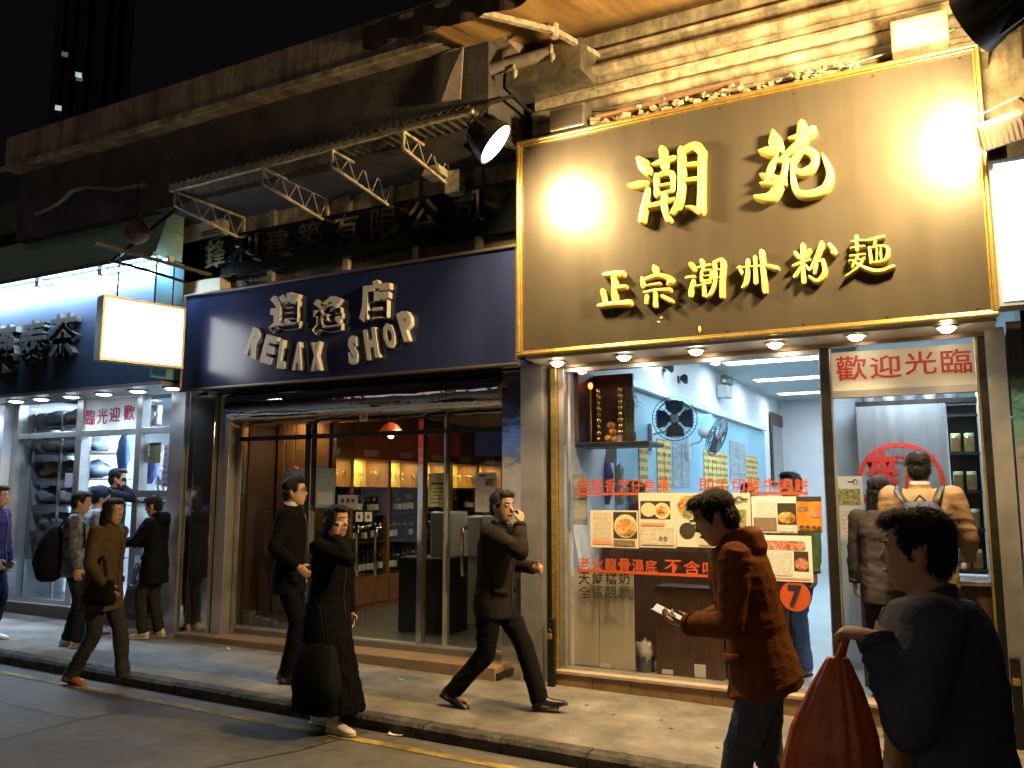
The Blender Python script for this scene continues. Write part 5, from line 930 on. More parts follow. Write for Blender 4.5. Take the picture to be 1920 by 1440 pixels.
# welcome sign
t = thing('tea_welcome_sign', 'white panel with red characters above the tea shop serving bay', 'sign', (-9.3, 0.03, 2.4)); b = MB(); b.box((-9.676, 0.03, 2.402), (-8.684, 0.05, 2.79)); b.build('panel', WHITEP, t)
CRIM = mat('crimson_paint', (0.45, 0.01, 0.05), 0.5)
for ch, bx in zip('臨光迎歡', ((161,768,178,797),(183,766,201,795),(206,763,225,791),(232,759,252,788))): pxglyph(ch, bx, 0.028, CRIM, t, 0.004, 0.008)
# glass display counter in the right bay
dc = thing('display_counter', 'glass display counter of the tea shop under the right bay', 'counter', (-8.4, 0.1, 0.25))
b = MB(); b.box((-8.575, 0.03, 0.247), (-8.065, 0.7, 0.62)); b.build('base', mat('blue_grey_base', (0.16, 0.2, 0.28), 0.4), dc)
b = MB(); b.box((-8.575, 0.03, 0.621), (-8.065, 0.036, 1.57)); b.build('glass_front', GLASS, dc)
for z in (0.9, 1.2): b = MB(); b.box((-8.575, 0.06, z), (-8.065, 0.68, z+0.012)); b.build('glass_shelf', STEEL, dc)
b = MB(); b.box((-8.575, 0.05, 1.50), (-8.065, 0.69, 1.53)); b.build('top', STEEL, dc)
area('counter_lamp', (-8.4, 0.3, 1.48), (-8.4, 0.35, 0.7), 3.0, (0.65, 0.82, 1.0), 0.6, 0.1, dc)
for k in range(8):
    x = -8.55 + 0.062*k; z = (0.622, 0.913, 1.213)[k % 3]; h = random.uniform(0.08, 0.16); b = MB(); b.box((x, 0.15, z), (x+0.06, 0.25, z+h)); tag(b.build('tea_box', mat('teabox_%d' % (k % 4), ((0.5, 0.55, 0.6), (0.12, 0.25, 0.4), (0.55, 0.5, 0.4), (0.3, 0.35, 0.4))[k % 4], 0.5), bev=0.002), 'small packet in the glass counter, number %d from the left by position' % (k+1) if False else 'small %s packet on the %s shelf of the glass counter, %s' % (('pale', 'blue', 'beige', 'grey')[k % 4], ('bottom', 'middle', 'top')[k % 3], ('far left', 'left', 'left of centre', 'centre left', 'centre right', 'right of centre', 'right', 'far right')[k]), 'packet', 'packets in the glass counter')
# shelves of sacks in the left bay
ss = thing('sack_rack', 'metal rack of plastic sacks behind the left bay of the tea shop', 'rack', (-10.5, 0.6, 0.25))
for z in (0.75, 1.1, 1.45, 1.8, 2.15, 2.5): b = MB(); b.box((-11.15, 0.3, z), (-9.9, 0.95, z+0.02)); b.build('shelf_board', GALV, ss)
for x in (-11.1, -10.5, -9.93): b = MB(); b.box((x-0.015, 0.28, 0.25), (x+0.015, 0.31, 2.7)); b.build('upright', STEEL, ss)
b = MB(); b.box((-11.15, 0.26, 2.28), (-9.95, 0.275, 2.31)); b.build('hanging_rail', STEEL, ss)
SACK = [mat('clear_sack', (0.42, 0.45, 0.48), 0.3, var=0.3, scale=8), mat('tan_sack', (0.3, 0.26, 0.22), 0.4, var=0.3, scale=8), mat('blue_sack', (0.25, 0.33, 0.45), 0.35, var=0.3, scale=8)]
for i, z in enumerate((0.77, 1.12, 1.47, 1.82, 2.17, 2.52)):
    for k in range(3):
        x = -10.93 + k*0.38 + random.uniform(-.04, .04); lump('plastic_sack', (x, 0.55, z+0.11), (0.21, 0.2, 0.13), SACK[(i+k) % 3], '%s plastic sack, %s on the %s shelf of the rack' % (('clear', 'tan', 'bluish')[(i+k) % 3], ('left', 'middle', 'right')[k], ('lowest', 'second', 'third', 'fourth', 'fifth', 'topmost')[i]), 'sack', 'plastic sacks on the rack', 0.3, i*3+k)
# things in the middle and right bays
fr = thing('drinks_shelf', 'shelf of pale bottles glowing in the middle of the tea shop', 'shelf', (-9.5, 1.4, 0.25))
b = MB(); b.box((-10.0, 1.5, 0.251), (-9.0, 1.9, 2.3)); b.build('cabinet', mat('grey_cabinet', (0.25, 0.3, 0.34), 0.5), fr)
for z in (1.3, 1.62, 1.95): b = MB(); b.box((-9.98, 1.25, z), (-9.02, 1.499, z+0.02)); b.build('shelf_board', WHITEP, fr)
pb = MB(); pb.lathe([(0.045, 0), (0.048, 0.02), (0.048, 0.14), (0.02, 0.19), (0.02, 0.22)], (0, 0, 0), 12); pbe = pb.mesh('pale_bottle'); pbe.materials.append(mat('milky_bottle', (0.75, 0.76, 0.7), 0.3))
for p in pbe.polygons: p.use_smooth = True
for k in range(8): tag(place('pale_bottle', pbe, (-9.9 + k*0.11, 1.36, 1.641 if k < 8 else 1.32)), 'milky white bottle, %s in the tea shop shelf row' % ('first', 'second', 'third', 'fourth', 'fifth', 'sixth', 'seventh', 'last')[k], 'bottle', 'milky bottles in the tea shop')
for k in range(6): b = MB(); b.box((-9.95+k*0.155, 1.28, 1.971), (-9.83+k*0.155, 1.45, 1.971+random.uniform(.15, .24))); tag(b.build('tea_tin', mat('teatin_%d' % (k % 3), ((0.3, 0.33, 0.36), (0.45, 0.42, 0.38), (0.2, 0.25, 0.3))[k % 3], 0.35, 0.3), bev=0.004), 'tea tin, %s on the top shelf of the tea shop' % ('first', 'second', 'third', 'fourth', 'fifth', 'last')[k], 'tin', 'tea tins on the top shelf')
for (px, py, r, lb, cl) in ((232, 850, (0.1, 0.06, 0.28), 'blue plastic bags hanging by the tea shop mullion', (0.12, 0.22, 0.5)), (278, 880, (0.14, 0.08, 0.22), 'violet-blue plastic bag behind the right bay glass', (0.16, 0.2, 0.55))): q = onY(px, py, 0.5); lump('hanging_bag', q, r, mat('bag_%d' % px, cl, 0.4, var=0.3), lb, 'bag', amp=0.3, seed=px)
poster('lilac price list of many rows in the tea shop right bay', (306, 833, 354, 912), 0.09, textmat('price_rows', (0.5, 0.42, 0.5), (0.25, 0.15, 0.3), 14, 18), [], 'price list', 'price_list')
poster('orange packets picture on the tea shop glass', (263, 824, 278, 870), 0.12, mat('orange_card', (0.6, 0.2, 0.05), 0.5), [('bar', 0, .4, 1, .5, PAPERW)], 'poster')
poster('olive framed picture on the tea shop glass', (279, 830, 301, 868), 0.12, photomat('olive_pic', [(0.16, 0.16, 0.08), (0.35, 0.33, 0.16)], 12), [], 'poster')
poster('yellow card low on the tea shop right bay glass', (259, 902, 275, 917), 0.12, mat('yellow_card', (0.6, 0.5, 0.1), 0.5), [], 'card', 'card')
poster('lilac notice on the left tea shop mullion', (122, 887, 137, 912), 0.05, mat('lilac_paper', (0.5, 0.42, 0.55), 0.5), [], 'notice', 'notice')
q = onY(283, 778, 0.5); t = thing('wall_clock_cabinet', 'grey round-faced fitting behind the top right glass of the tea shop', 'fitting', q); b = MB(); b.box((q.x-0.12, 0.5, q.z-0.13), (q.x+0.1, 0.6, q.z+0.13)); b.build('case', GREYC, t, bev=0.02); b = MB(); b.lathe([(0.09, 0), (0.09, 0.01)], (q.x, 0.495, q.z), 24, Matrix.Rotation(R(90), 3, 'X')); b.build('face', GALV, t)
for k, x in enumerate((-10.4, -9.3, -8.4)):
    t = thing('shop_ceiling_light', ('left', 'middle', 'right')[k] + ' cool ceiling light inside the tea shop', 'ceiling light', (x, 1.0, 2.94), 0, 'tea shop ceiling lights'); b = MB(); b.box((x-0.5, 0.95, 2.915), (x+0.4, 1.05, 2.949)); b.build('diffuser', emat('tea_diffuser', (0.8, 0.9, 1.0), 4), t); area('shop_lamp', (x, 1.0, 2.9), (x, 0.9, 0), 90, (0.55, 0.76, 1.0), 0.9, 0.12, t)
# ================================================================== people
SKIN = mat('skin', (0.46, 0.27, 0.17), 0.5, var=0.12, scale=25); LIP = mat('lips', (0.32, 0.12, 0.09), 0.45); EYEW = mat('eye_white', (0.6, 0.57, 0.53), 0.25); IRIS = mat('dark_iris', (0.02, 0.012, 0.008), 0.15)
HAIR = mat('black_hair', (0.010, 0.009, 0.008), 0.5, var=0.5, scale=30, stretch=(6, 6, 1), bump=0.8, bscale=22, spec=0.3); BROWNH = mat('dark_brown_hair', (0.022, 0.014, 0.010), 0.5, var=0.5, scale=30, stretch=(6, 6, 1), bump=0.8, bscale=22, spec=0.3)
def cloth(name, col, rough=0.85, var=0.22): return mat(name, col, rough, var=var, scale=7, bump=0.25, bscale=90, spec=0.06)
def remesh(b, vox, name, m, parent, sm=6, fold=0.0, seed=0.0, fs=(9, 9, 13), smooth_fac=0.5):
    """fuse overlapping closed pieces into one continuous surface"""
    me = b.mesh('tmp'); o = bpy.data.objects.new('tmp', me); COL.objects.link(o)
    md = o.modifiers.new('r', 'REMESH'); md.mode = 'VOXEL'; md.voxel_size = vox; md.adaptivity = 0
    sm_ = o.modifiers.new('s', 'SMOOTH'); sm_.factor = smooth_fac; sm_.iterations = sm
    dg = bpy.context.evaluated_depsgraph_get(); r = bpy.data.meshes.new_from_object(o.evaluated_get(dg)); bpy.data.objects.remove(o); bpy.data.meshes.remove(me)
    if fold:
        ns = [v.normal.copy() for v in r.vertices]
        for v, nn_ in zip(r.vertices, ns):
            p = v.co; q = Vector((p.x*fs[0] + seed, p.y*fs[1], p.z*fs[2])); w1 = (1 - abs(noise.noise(q + Vector((0, 0, 1.5*noise.noise(q*0.5))))))**3; w2 = (1 - abs(noise.noise(q*2.1 + Vector((9, 3, 0)))))**2; v.co = p + nn_*(fold*(1.1*w1 + 0.45*w2 - 0.9))
    for p in r.polygons: p.use_smooth = True
    r.materials.append(m); o = bpy.data.objects.new(name, r); COL.objects.link(o)
    if parent: o.parent = parent
    return o
def ring(c, ax, ay, rx, ry, n=14, pw=1.0):
    out = []
    for j in range(n):
        t = 2*math.pi*j/n; cx, sy = math.cos(t), math.sin(t)
        if pw != 1: cx = math.copysign(abs(cx)**pw, cx); sy = math.copysign(abs(sy)**pw, sy)
        out.append(Vector(c) + ax*cx*rx + ay*sy*ry)
    return out
def ik(a, t, l1, l2, hint):
    a, t = Vector(a), Vector(t); d = t - a; L = min(d.length, (l1+l2)*0.998); d.normalize(); e = a + d*L
    x = (l1*l1 - l2*l2 + L*L)/(2*L); h = math.sqrt(max(1e-6, l1*l1 - x*x)); hv = Vector(hint); hv = (hv - d*hv.dot(d)).normalized(); return a + d*x + hv*h, e
def limb(b, p, q, rs, n=12, flat=1.0):
    p, q = Vector(p), Vector(q); k = len(rs); b.tube([p + (q-p)*(i/(k-1)) for i in range(k)], list(rs), n, sy=flat)
def hand(b, wrist, fdir, pdir, side, curl=0.5, s=1.0):
    """palm, four unequal bent fingers and a thumb leaving the side of the palm; fdir = finger direction, pdir = palm normal"""
    f = Vector(fdir).normalized(); pn = Vector(pdir); pn = (pn - f*pn.dot(f)).normalized(); sd = f.cross(pn)*side; w0 = Vector(wrist)
    b.loft([ring(w0 + f*l*s, sd, pn, rx*s, ry*s, 10) for l, rx, ry in ((-0.02, .026, .02), (0.0, .028, .019), (0.04, .04, .017), (0.08, .042, .015), (0.095, .036, .012))])
    for k, (off, ln) in enumerate(((0.03, 0.072), (0.0105, 0.08), (-0.0105, 0.075), (-0.03, 0.06))):
        st = w0 + f*0.085*s + sd*off*s; pts = [st - f*0.02*s]; a = 0.15; p = st
        for i in range(3): a += curl*(0.55 + 0.35*i); d = f*math.cos(a) + pn*math.sin(a); p = p + d*ln*s/3; pts.append(p)
        b.tube([pts[0], st] + pts[1:], [0.0095*s, 0.0095*s, 0.009*s, 0.0085*s, 0.0065*s], 8)
    th = w0 + f*0.025*s + sd*0.03*s; t1 = th + (f*0.55 + sd*0.75 + pn*0.25).normalized()*0.04*s; t2 = t1 + (f*0.9 + sd*0.15 + pn*(0.2 + 0.4*curl)).normalized()*0.035*s
    b.tube([th - sd*0.012*s, th, t1, t2], [0.013*s, 0.0125*s, 0.011*s, 0.008*s], 8)
def person(label, loc, rz, H=1.70, lean=0, head=(0, 0), feet=None, hands=None, top=('jacket', (0.05, 0.05, 0.05)), legs=('trousers', (0.03, 0.03, 0.035)), shoes=(0.02, 0.02, 0.02), hair='short', hairm=None, build=1.0, hem=0.80, vox=0.011, flare=0.0, curl=0.5, palms=None, elbows=None, stripes=False, skirt=None, hood=False, scale_top=1.0, mask=False, lw=1.0, glasses=False, collar=None, topmat=None, twist=0):
    s = H/1.72; X, Yv, Z = Vector((1,0,0)), Vector((0,1,0)), Vector((0,0,1)); bw = build
    root_M = Matrix.Translation(Vector(loc)) @ Matrix.Rotation(rz, 4, 'Z')
    feet = feet or ((-0.09, 0.0, 0), (0.09, 0.02, 0)); 
    # pelvis height so that both legs reach
    hipz = 0.90
    for fx in feet:
        L = 0.825; dx = math.hypot(fx[1] , fx[0] - math.copysign(0.09, fx[0])); hipz = min(hipz, fx[2] + 0.09 + math.sqrt(max(0.1, L*L - dx*dx)))
    T = Matrix.Translation((0, 0, hipz)) @ Matrix.Rotation(R(-lean), 4, 'X') @ Matrix.Translation((0, 0, -0.90))   # torso bend (forward = +Y)
    def tp(x, y, z): return (T @ Vector((x, y, z, 1)).to_4d()).to_3d() if False else T @ Vector((x, y, z))
    tx, ty, tz = X, (T.to_3x3() @ Yv), (T.to_3x3() @ Z)
    tr = [(.80, .15, .10), (.86, .168, .115), (.93, .168, .118), (1.04, .145, .10), (1.18, .155, .112), (1.30, .17, .115), (1.38, .165, .10), (1.43, .12, .08), (1.46, .07, .062), (1.49, .055, .055)]
    body = MB(); body.loft([ring(tp(0, 0, z), tx, ty, rx*bw, ry*bw) for z, rx, ry in tr])
    sh = {-1: tp(-.185*bw, 0, 1.40), 1: tp(.185*bw, 0, 1.40)}
    hands = hands or {}; W = {}; E = {}
    palms = palms or {}; elbows = elbows or {}
    for sd in (-1, 1):
        tgt = Vector(hands.get(sd, tuple(tp(sd*.25*bw, .06, .84)))); el, wr = ik(sh[sd], tgt, .285, .25, elbows.get(sd, (sd*0.5, -1, -0.3))); E[sd], W[sd] = el, wr
        limb(body, sh[sd], el, (.05, .048, .042, .037)); limb(body, el, wr, (.037, .04, .032, .025)); body.ell(sh[sd], (.055,)*3)
        fd = palms.get(sd, (None, None))[0] or (wr - el); pn = palms.get(sd, (None, None))[1] or (-sd, 0.15, 0); hand(body, wr, fd, pn, 1 if sd > 0 else -1, curl)
    K = {}; A = {}
    for i, sd in enumerate((-1, 1)):
        fx = feet[i]; hp = Vector((sd*.09*bw, 0, hipz)); kn, an = ik(hp, (fx[0], fx[1], fx[2]+.09), .41, .42, (0, 1, 0)); K[sd], A[sd] = kn, an
        limb(body, hp, kn, (.075, .07, .06, .05)); limb(body, kn, an, (.05, .054, .042, .033)); body.loft([ring(an + Vector((0, y, z)), X, Z, .035, h, 8) for y, z, h in ((-.05, -.05, .03), (0, -.04, .04), (.08, -.06, .025), (.14, -.07, .015))])
    # neck and head
    nb = tp(0, 0.0, 1.47); HM = T.to_3x3() @ Matrix.Rotation(R(head[0]), 3, 'Z') @ Matrix.Rotation(R(-head[1]), 3, 'X') if False else Matrix.Rotation(R(head[0]), 3, 'Z') @ Matrix.Rotation(R(-head[1]), 3, 'X')
    hc = nb + HM @ Vector((0, 0.025, 0.138)); limb(body, nb - tz*0.06, hc + HM @ Vector((0, -0.015, -0.05)), (.062, .056, .054))
    def hp_(x, y, z): return hc + HM @ Vector((x, y, z))
    hx, hy = HM @ X, HM @ Yv
    hr = [(-.122, .022, .02, .058), (-.112, .040, .04, .04), (-.09, .054, .068, .022), (-.06, .064, .086, .008), (-.02, .071, .094, 0), (.02, .075, .098, -.003), (.055, .074, .098, -.006), (.085, .064, .086, -.009), (.107, .045, .062, -.011), (.118, .018, .028, -.012)]
    body.loft([ring(hp_(0, cy_, z), hx, hy, rx, ry, 18) for z, rx, ry, cy_ in hr])
    body.loft([ring(hp_(0, y, z), hx, HM @ Z, rx, rz_, 8) for y, z, rx, rz_ in ((.082, .005, .008, .02), (.098, -.012, .012, .022), (.113, -.026, .015, .012), (.118, -.028, .008, .007))])   # nose
    for sd in (-1, 1): body.ell(hp_(sd*.076, -.008, -.012), (.011, .02, .032), 10, 8, HM); body.ell(hp_(sd*.03, .078, .018), (.024, .014, .009), 8, 6, HM)
    body.ell(hp_(0, .09, -.064), (.022, .012, .012), 10, 6, HM)
    sc_ = Matrix.Scale(s, 4)
    def fin(b_):
        for i in range(len(b_.v)): b_.v[i] = b_.v[i]*s
        return b_
    o = remesh(fin(body), min(vox, 0.0095)*s, 'person', SKIN, None, sm=3); o.matrix_basis = root_M; tag(o, label, 'person'); WM[o.name] = root_M
    def part(b_, nm, m, **k):
        return remesh(fin(b_), k.pop('v', vox)*s, nm, m, o, **k)
    def small(b_, nm, m, par=None):
        fin(b_); me = b_.mesh(nm); me.materials.append(m); q = bpy.data.objects.new(nm, me); COL.objects.link(q); q.parent = par or o
        for p in me.polygons: p.use_smooth = True
        return q
    for sd in (-1, 1):
        b_ = MB(); b_.ell(hp_(sd*.031, .083, .008), (.0135, .0085, .008), 10, 8, HM); e_ = small(b_, 'eye', EYEW); b_ = MB(); b_.ell(hp_(sd*.031, .0905, .008), (.0055, .003, .006), 8, 6, HM); small(b_, 'iris', IRIS, e_)
        b_ = MB(); b_.tube([hp_(sd*.013, .097, .026), hp_(sd*.032, .094, .032), hp_(sd*.052, .08, .027)], [.003, .0042, .002], 6); small(b_, 'eyebrow', HAIR)
    b_ = MB(); b_.tube([hp_(-.023, .09, -.064), hp_(-.008, .1015, -.060), hp_(.008, .1015, -.060), hp_(.023, .09, -.064)], [.003, .006, .006, .003], 6); small(b_, 'lips', LIP)
    if mask: pass
    if glasses:
        b_ = MB()
        for sd in (-1, 1):
            b_.tube([hp_(sd*.032 + .022*math.cos(a*math.pi/7), .104 - 0.12*abs(.022*math.cos(a*math.pi/7)), .008 + .016*math.sin(a*math.pi/7)) for a in range(15)], .0018, 5); b_.tube([hp_(sd*.054, .1, .012), hp_(sd*.078, .03, .012), hp_(sd*.08, -.01, .004)], .0018, 5)
        b_.tube([hp_(-.011, .106, .01), hp_(.011, .106, .01)], .0018, 5); small(b_, 'glasses', BLACK)
    # hair
    hb = MB(); hm = hairm or HAIR
    hb.ell(hp_(0, -.018, .048), (.082, .1, .082), 18, 12, HM); hb.ell(hp_(0, .038, .094), (.064, .064, .034), 14, 8, HM); hb.ell(hp_(0, -.045, -.012), (.077, .066, .082), 16, 10, HM)
    for sd in (-1, 1): hb.ell(hp_(sd*.066, .012, .03), (.018, .038, .05), 10, 8, HM)
    if hair in ('long', 'bob', 'tail'):
        for sd in (-1, 1): hb.ell(hp_(sd*.068, .015, -.01), (.02, .045, .08), 10, 8, HM)
        dn = {'long': (-.36, -.02), 'bob': (-.15, -.01), 'tail': (-.08, -.02)}[hair]
        hb.loft([ring(hp_(0, -.045, .0), hx, hy, .084, .07), ring(hp_(0, -.052, -.08), hx, hy, .09, .062), ring(hp_(0, -.05, dn[0]*0.6), hx, hy, .1, .055), ring(hp_(0, -.055, dn[0]), hx, hy, .085, .03)])
        for sd in (-1, 1):
            if hair != 'tail': hb.loft([ring(hp_(sd*.068, .0, .02), hx, hy, .02, .06), ring(hp_(sd*.078, .0, -.07), hx, hy, .022, .055), ring(hp_(sd*.08, -.01, dn[0]*0.8), hx, hy, .02, .03)])
        if hair == 'tail': hb.loft([ring(hp_(0, -.10, .04), hx, HM @ Z, .03, .03, 10), ring(hp_(0, -.14, .03), hx, HM @ Z, .03, .03, 10), ring(hp_(0, -.165, -.03), hx, hy, .034, .028, 10), ring(hp_(0, -.165, -.12), hx, hy, .02, .015, 10)])
    ho = part(hb, 'hair', hm, v=0.0055 if vox < 0.0105 else 0.0075, sm=2, fold=0.006, fs=(95, 95, 26), seed=H*7)
    # loose strands lying over the hair mass
    rnd = random.Random(int(H*1000)); hme = ho.data; nv = len(hme.vertices); st_ = MB(); near = vox < 0.0105
    for _ in range(2600 if near else 500):
        v = hme.vertices[rnd.randrange(nv)]; p = v.co.copy(); nrm = v.normal.copy(); hl = (HM.transposed() @ (p/s - hc))
        flow = HM @ Vector((rnd.uniform(-.5, .5) + hl.x*4, (0.9 if hl.y > -.01 and hl.z > .05 else -0.25) + rnd.uniform(-.5, .5), -0.5 if hl.z > .06 else -1.0)); flow = (flow - nrm*flow.dot(nrm)); 
        if flow.length < 1e-4: continue
        flow.normalize(); sd_ = flow.cross(nrm); ln = rnd.uniform(.02, .045)*s; wd = (.0011 if near else .002)*s; lift = rnd.uniform(.0, .007)*s
        a0 = p - nrm*.002; a1 = p + flow*ln*.5 + nrm*(lift*.8 + .001); a2 = p + flow*ln + nrm*(lift - .004 + rnd.uniform(0, .008)*s)
        st_.add([a0 - sd_*wd, a0 + sd_*wd, a1 - sd_*wd, a1 + sd_*wd, a2], [(0, 1, 3, 2), (2, 3, 4)])
    sme = bpy.data.meshes.new('strands'); sme.from_pydata([tuple(v) for v in st_.v], [], st_.f); sme.materials.append(hm); so_ = bpy.data.objects.new('hair_strands', sme); COL.objects.link(so_); so_.parent = ho; so_['kind'] = 'stuff'
    # upper garment
    m = topmat or cloth('cloth_%s_%d' % (top[0], abs(hash(top[1])) % 9999), top[1]); j = MB(); g = 0.022*scale_top
    rows = [(hem, .17 + flare, .122 + flare*0.8)] + [(z, rx, ry) for z, rx, ry in ((.86, .172 + flare*.7, .122 + flare*.5), (.93, .172 + flare*.4, .122 + flare*.3), (1.04, .16 + flare*.2, .112), (1.18, .165, .118), (1.30, .178, .12), (1.38, .172, .106), (1.43, .125, .085), (1.455, .08, .072)) if z > hem + 0.02]
    hz = lambda z: tp(0, 0, z) if z >= .88 else tp(0, 0, .88) + Vector((0, 0, z - .88))
    j.loft([ring(hz(z), tx, ty, (rx + g)*bw, (ry + g)*bw, 18) for z, rx, ry in rows])
    for sd in (-1, 1):
        wr = E[sd] + (W[sd] - E[sd])*0.95; limb(j, tp(sd*.11, 0, 1.39), sh[sd], (.075*bw, .075*bw)); j.ell(sh[sd], ((.066 + g*0.5)*bw,)*3); k_ = 0.85 + 0.4*scale_top*0.5
        limb(j, sh[sd], E[sd], (.068*k_*bw, .066*k_*bw, .06*k_*bw, .056*k_)); limb(j, E[sd], wr, (.056*k_, .057*k_, .05*k_, .043*k_)); j.ell(E[sd], (.056*k_,)*3)
    if hood: j.loft([ring(tp(0, -.05, 1.36), tx, ty, .12, .07), ring(tp(0, -.085, 1.42), tx, ty, .13, .07), ring(tp(0, -.085, 1.49), tx, ty, .115, .06), ring(tp(0, -.06, 1.53), tx, ty, .09, .05)]); 
    j.loft([ring(tp(0, 0, 1.42), tx, ty, .085, .078), ring(tp(0, 0, 1.475), tx, ty, .073, .07), ring(tp(0, -.005, 1.50 + (0.02 if hood else 0)), tx, ty, .07, .068)])
    part(j, top[0], m, fold=0.0055 + 0.0025*scale_top, seed=H*31, sm=5, fs=(4.2, 4.2, 9.5))
    for sd in (-1, 1):
        c_ = E[sd] + (W[sd] - E[sd])*0.93; d_ = (W[sd] - E[sd]).normalized(); k_ = 0.85 + 0.2*scale_top; b_ = MB(); b_.tube([c_ - d_*.016, c_ - d_*.012, c_ + d_*.016, c_ + d_*.02], [.043*k_, .047*k_, .046*k_, .041*k_], 14); small(b_, 'cuff', m)
        if hem > .6:
            a_ = R(90 - sd*42); z_ = 0.97; b_ = MB(); rx_, ry_ = (.172 + g + flare*.3)*bw, (.12 + g + flare*.25)*bw; q_ = hz(z_) + tx*math.cos(a_)*rx_ + ty*math.sin(a_)*ry_; n_ = (tx*math.cos(a_)/rx_ + ty*math.sin(a_)/ry_).normalized(); u_ = tz.cross(n_).normalized()
            b_.obox(q_, (.13, .02, .045), Matrix((u_, n_, tz)).transposed()); small(b_, 'pocket_flap', m)
    if not skirt or True:
        b_ = MB(); b_.tube([hz(z) + ty*((ry + g)*bw + .003) for z, rx, ry in rows[1:-1]], .0055, 6); small(b_, 'zip', mat('zip_metal', (0.08, 0.075, 0.07), 0.4, 0.6))
    if collar:
        b_ = MB(); b_.loft([ring(tp(0, .004, 1.45), tx, ty, .068, .066), ring(tp(0, .004, 1.515), tx, ty, .066, .064)]); small(b_, 'shirt_collar', cloth('collar_cloth', collar))
    # legs
    ml = cloth('cloth_%s_%d' % (legs[0], abs(hash(legs[1])) % 9999), legs[1]); t_ = MB()
    if skirt:
        z1 = skirt; zt = hipz + .08; n_ = 8; cx = (feet[0][0] + feet[1][0])/2; cyy = (feet[0][1] + feet[1][1])/2; sp = abs(feet[0][1] - feet[1][1])/2
        t_.loft([ring(Vector((cx*u, cyy*u, zt + (z1-zt)*u)), X, Yv, .15 + .1*u, .12 + (.1 + sp*0.7)*u, 20) for u in [i/n_ for i in range(n_+1)]]); part(t_, legs[0], ml, fold=0.016, fs=(18, 18, 2.5), seed=H)
    else:
        t_.loft([ring(Vector((0, 0, hipz - .02 + z)), X, Yv, rx*bw, ry*bw) for z, rx, ry in ((-.11, .12, .1), (-.05, .168, .122), (.03, .172, .124), (.1, .155, .112))])
        for sd in (-1, 1):
            hp = Vector((sd*.09*bw, 0, hipz - .02)); low = A[sd] + Vector((0, -.005, -.03)); limb(t_, hp, K[sd], (.096*bw*lw, .09*bw*lw, .08*lw, .07*lw)); t_.ell(K[sd], (.07*lw,)*3); limb(t_, K[sd], low, (.07*lw, .07*lw, .066*lw, .066*lw))
        part(t_, legs[0], ml, fold=0.009, seed=H*17, fs=(6, 6, 8))
    # shoes
    ms = mat('shoe_%.2f_%.2f' % (shoes[0], shoes[2]), shoes, 0.35 if shoes[0] < .1 else 0.55); SOLE = mat('dark_sole', (0.02, 0.018, 0.016), 0.7); SOLW = mat('pale_sole', (0.6, 0.57, 0.5), 0.6)
    for i, sd in enumerate((-1, 1)):
        a = A[sd]; fl = feet[i][3] if len(feet[i]) > 3 else 0; Mf_ = Matrix.Rotation(R(fl), 3, 'X') @ Matrix.Rotation(R(-6*sd), 3, 'Z')
        def fp(x, y, z): return Vector((a.x, a.y, a.z - .02)) + Mf_ @ Vector((x, y, z))
        b_ = MB(); b_.loft([ring(fp(0, y, z), Mf_ @ X, Mf_ @ Z, rx, h, 14) for y, z, rx, h in ((-.075, -.03, .022, .022), (-.06, -.012, .035, .045), (-.02, -.005, .038, .052), (.03, -.012, .04, .045), (.08, -.027, .044, .032), (.13, -.036, .044, .023), (.17, -.042, .034, .016), (.19, -.045, .016, .009))]); sh_ = small(b_, 'shoe', ms)
        b_ = MB(); b_.loft([ring(fp(0, y, -.058), Mf_ @ X, Mf_ @ Z, rx, .011, 12) for y, rx in ((-.085, .02), (-.07, .037), (0, .036), (.08, .046), (.15, .042), (.185, .026), (.2, .01))]); small(b_, 'sole', SOLW if shoes[0] > .3 else SOLE, sh_)
        if stripes:
            for q in range(3):
                for sx in (-1, 1): b_ = MB(); b_.bar(fp(sx*.043, .03 + q*.022, -.045), fp(sx*.036, .012 + q*.022, .012), .008, .004); small(b_, 'stripe', BLACK, sh_)
    o['_h'] = 0; del o['_h']
    return o, (lambda v: root_M @ (Vector(v)*s)), {'W': W, 'E': E, 'hc': hc, 's': s, 'sh': sh, 'T': T}
def facing(px_dir): return px_dir
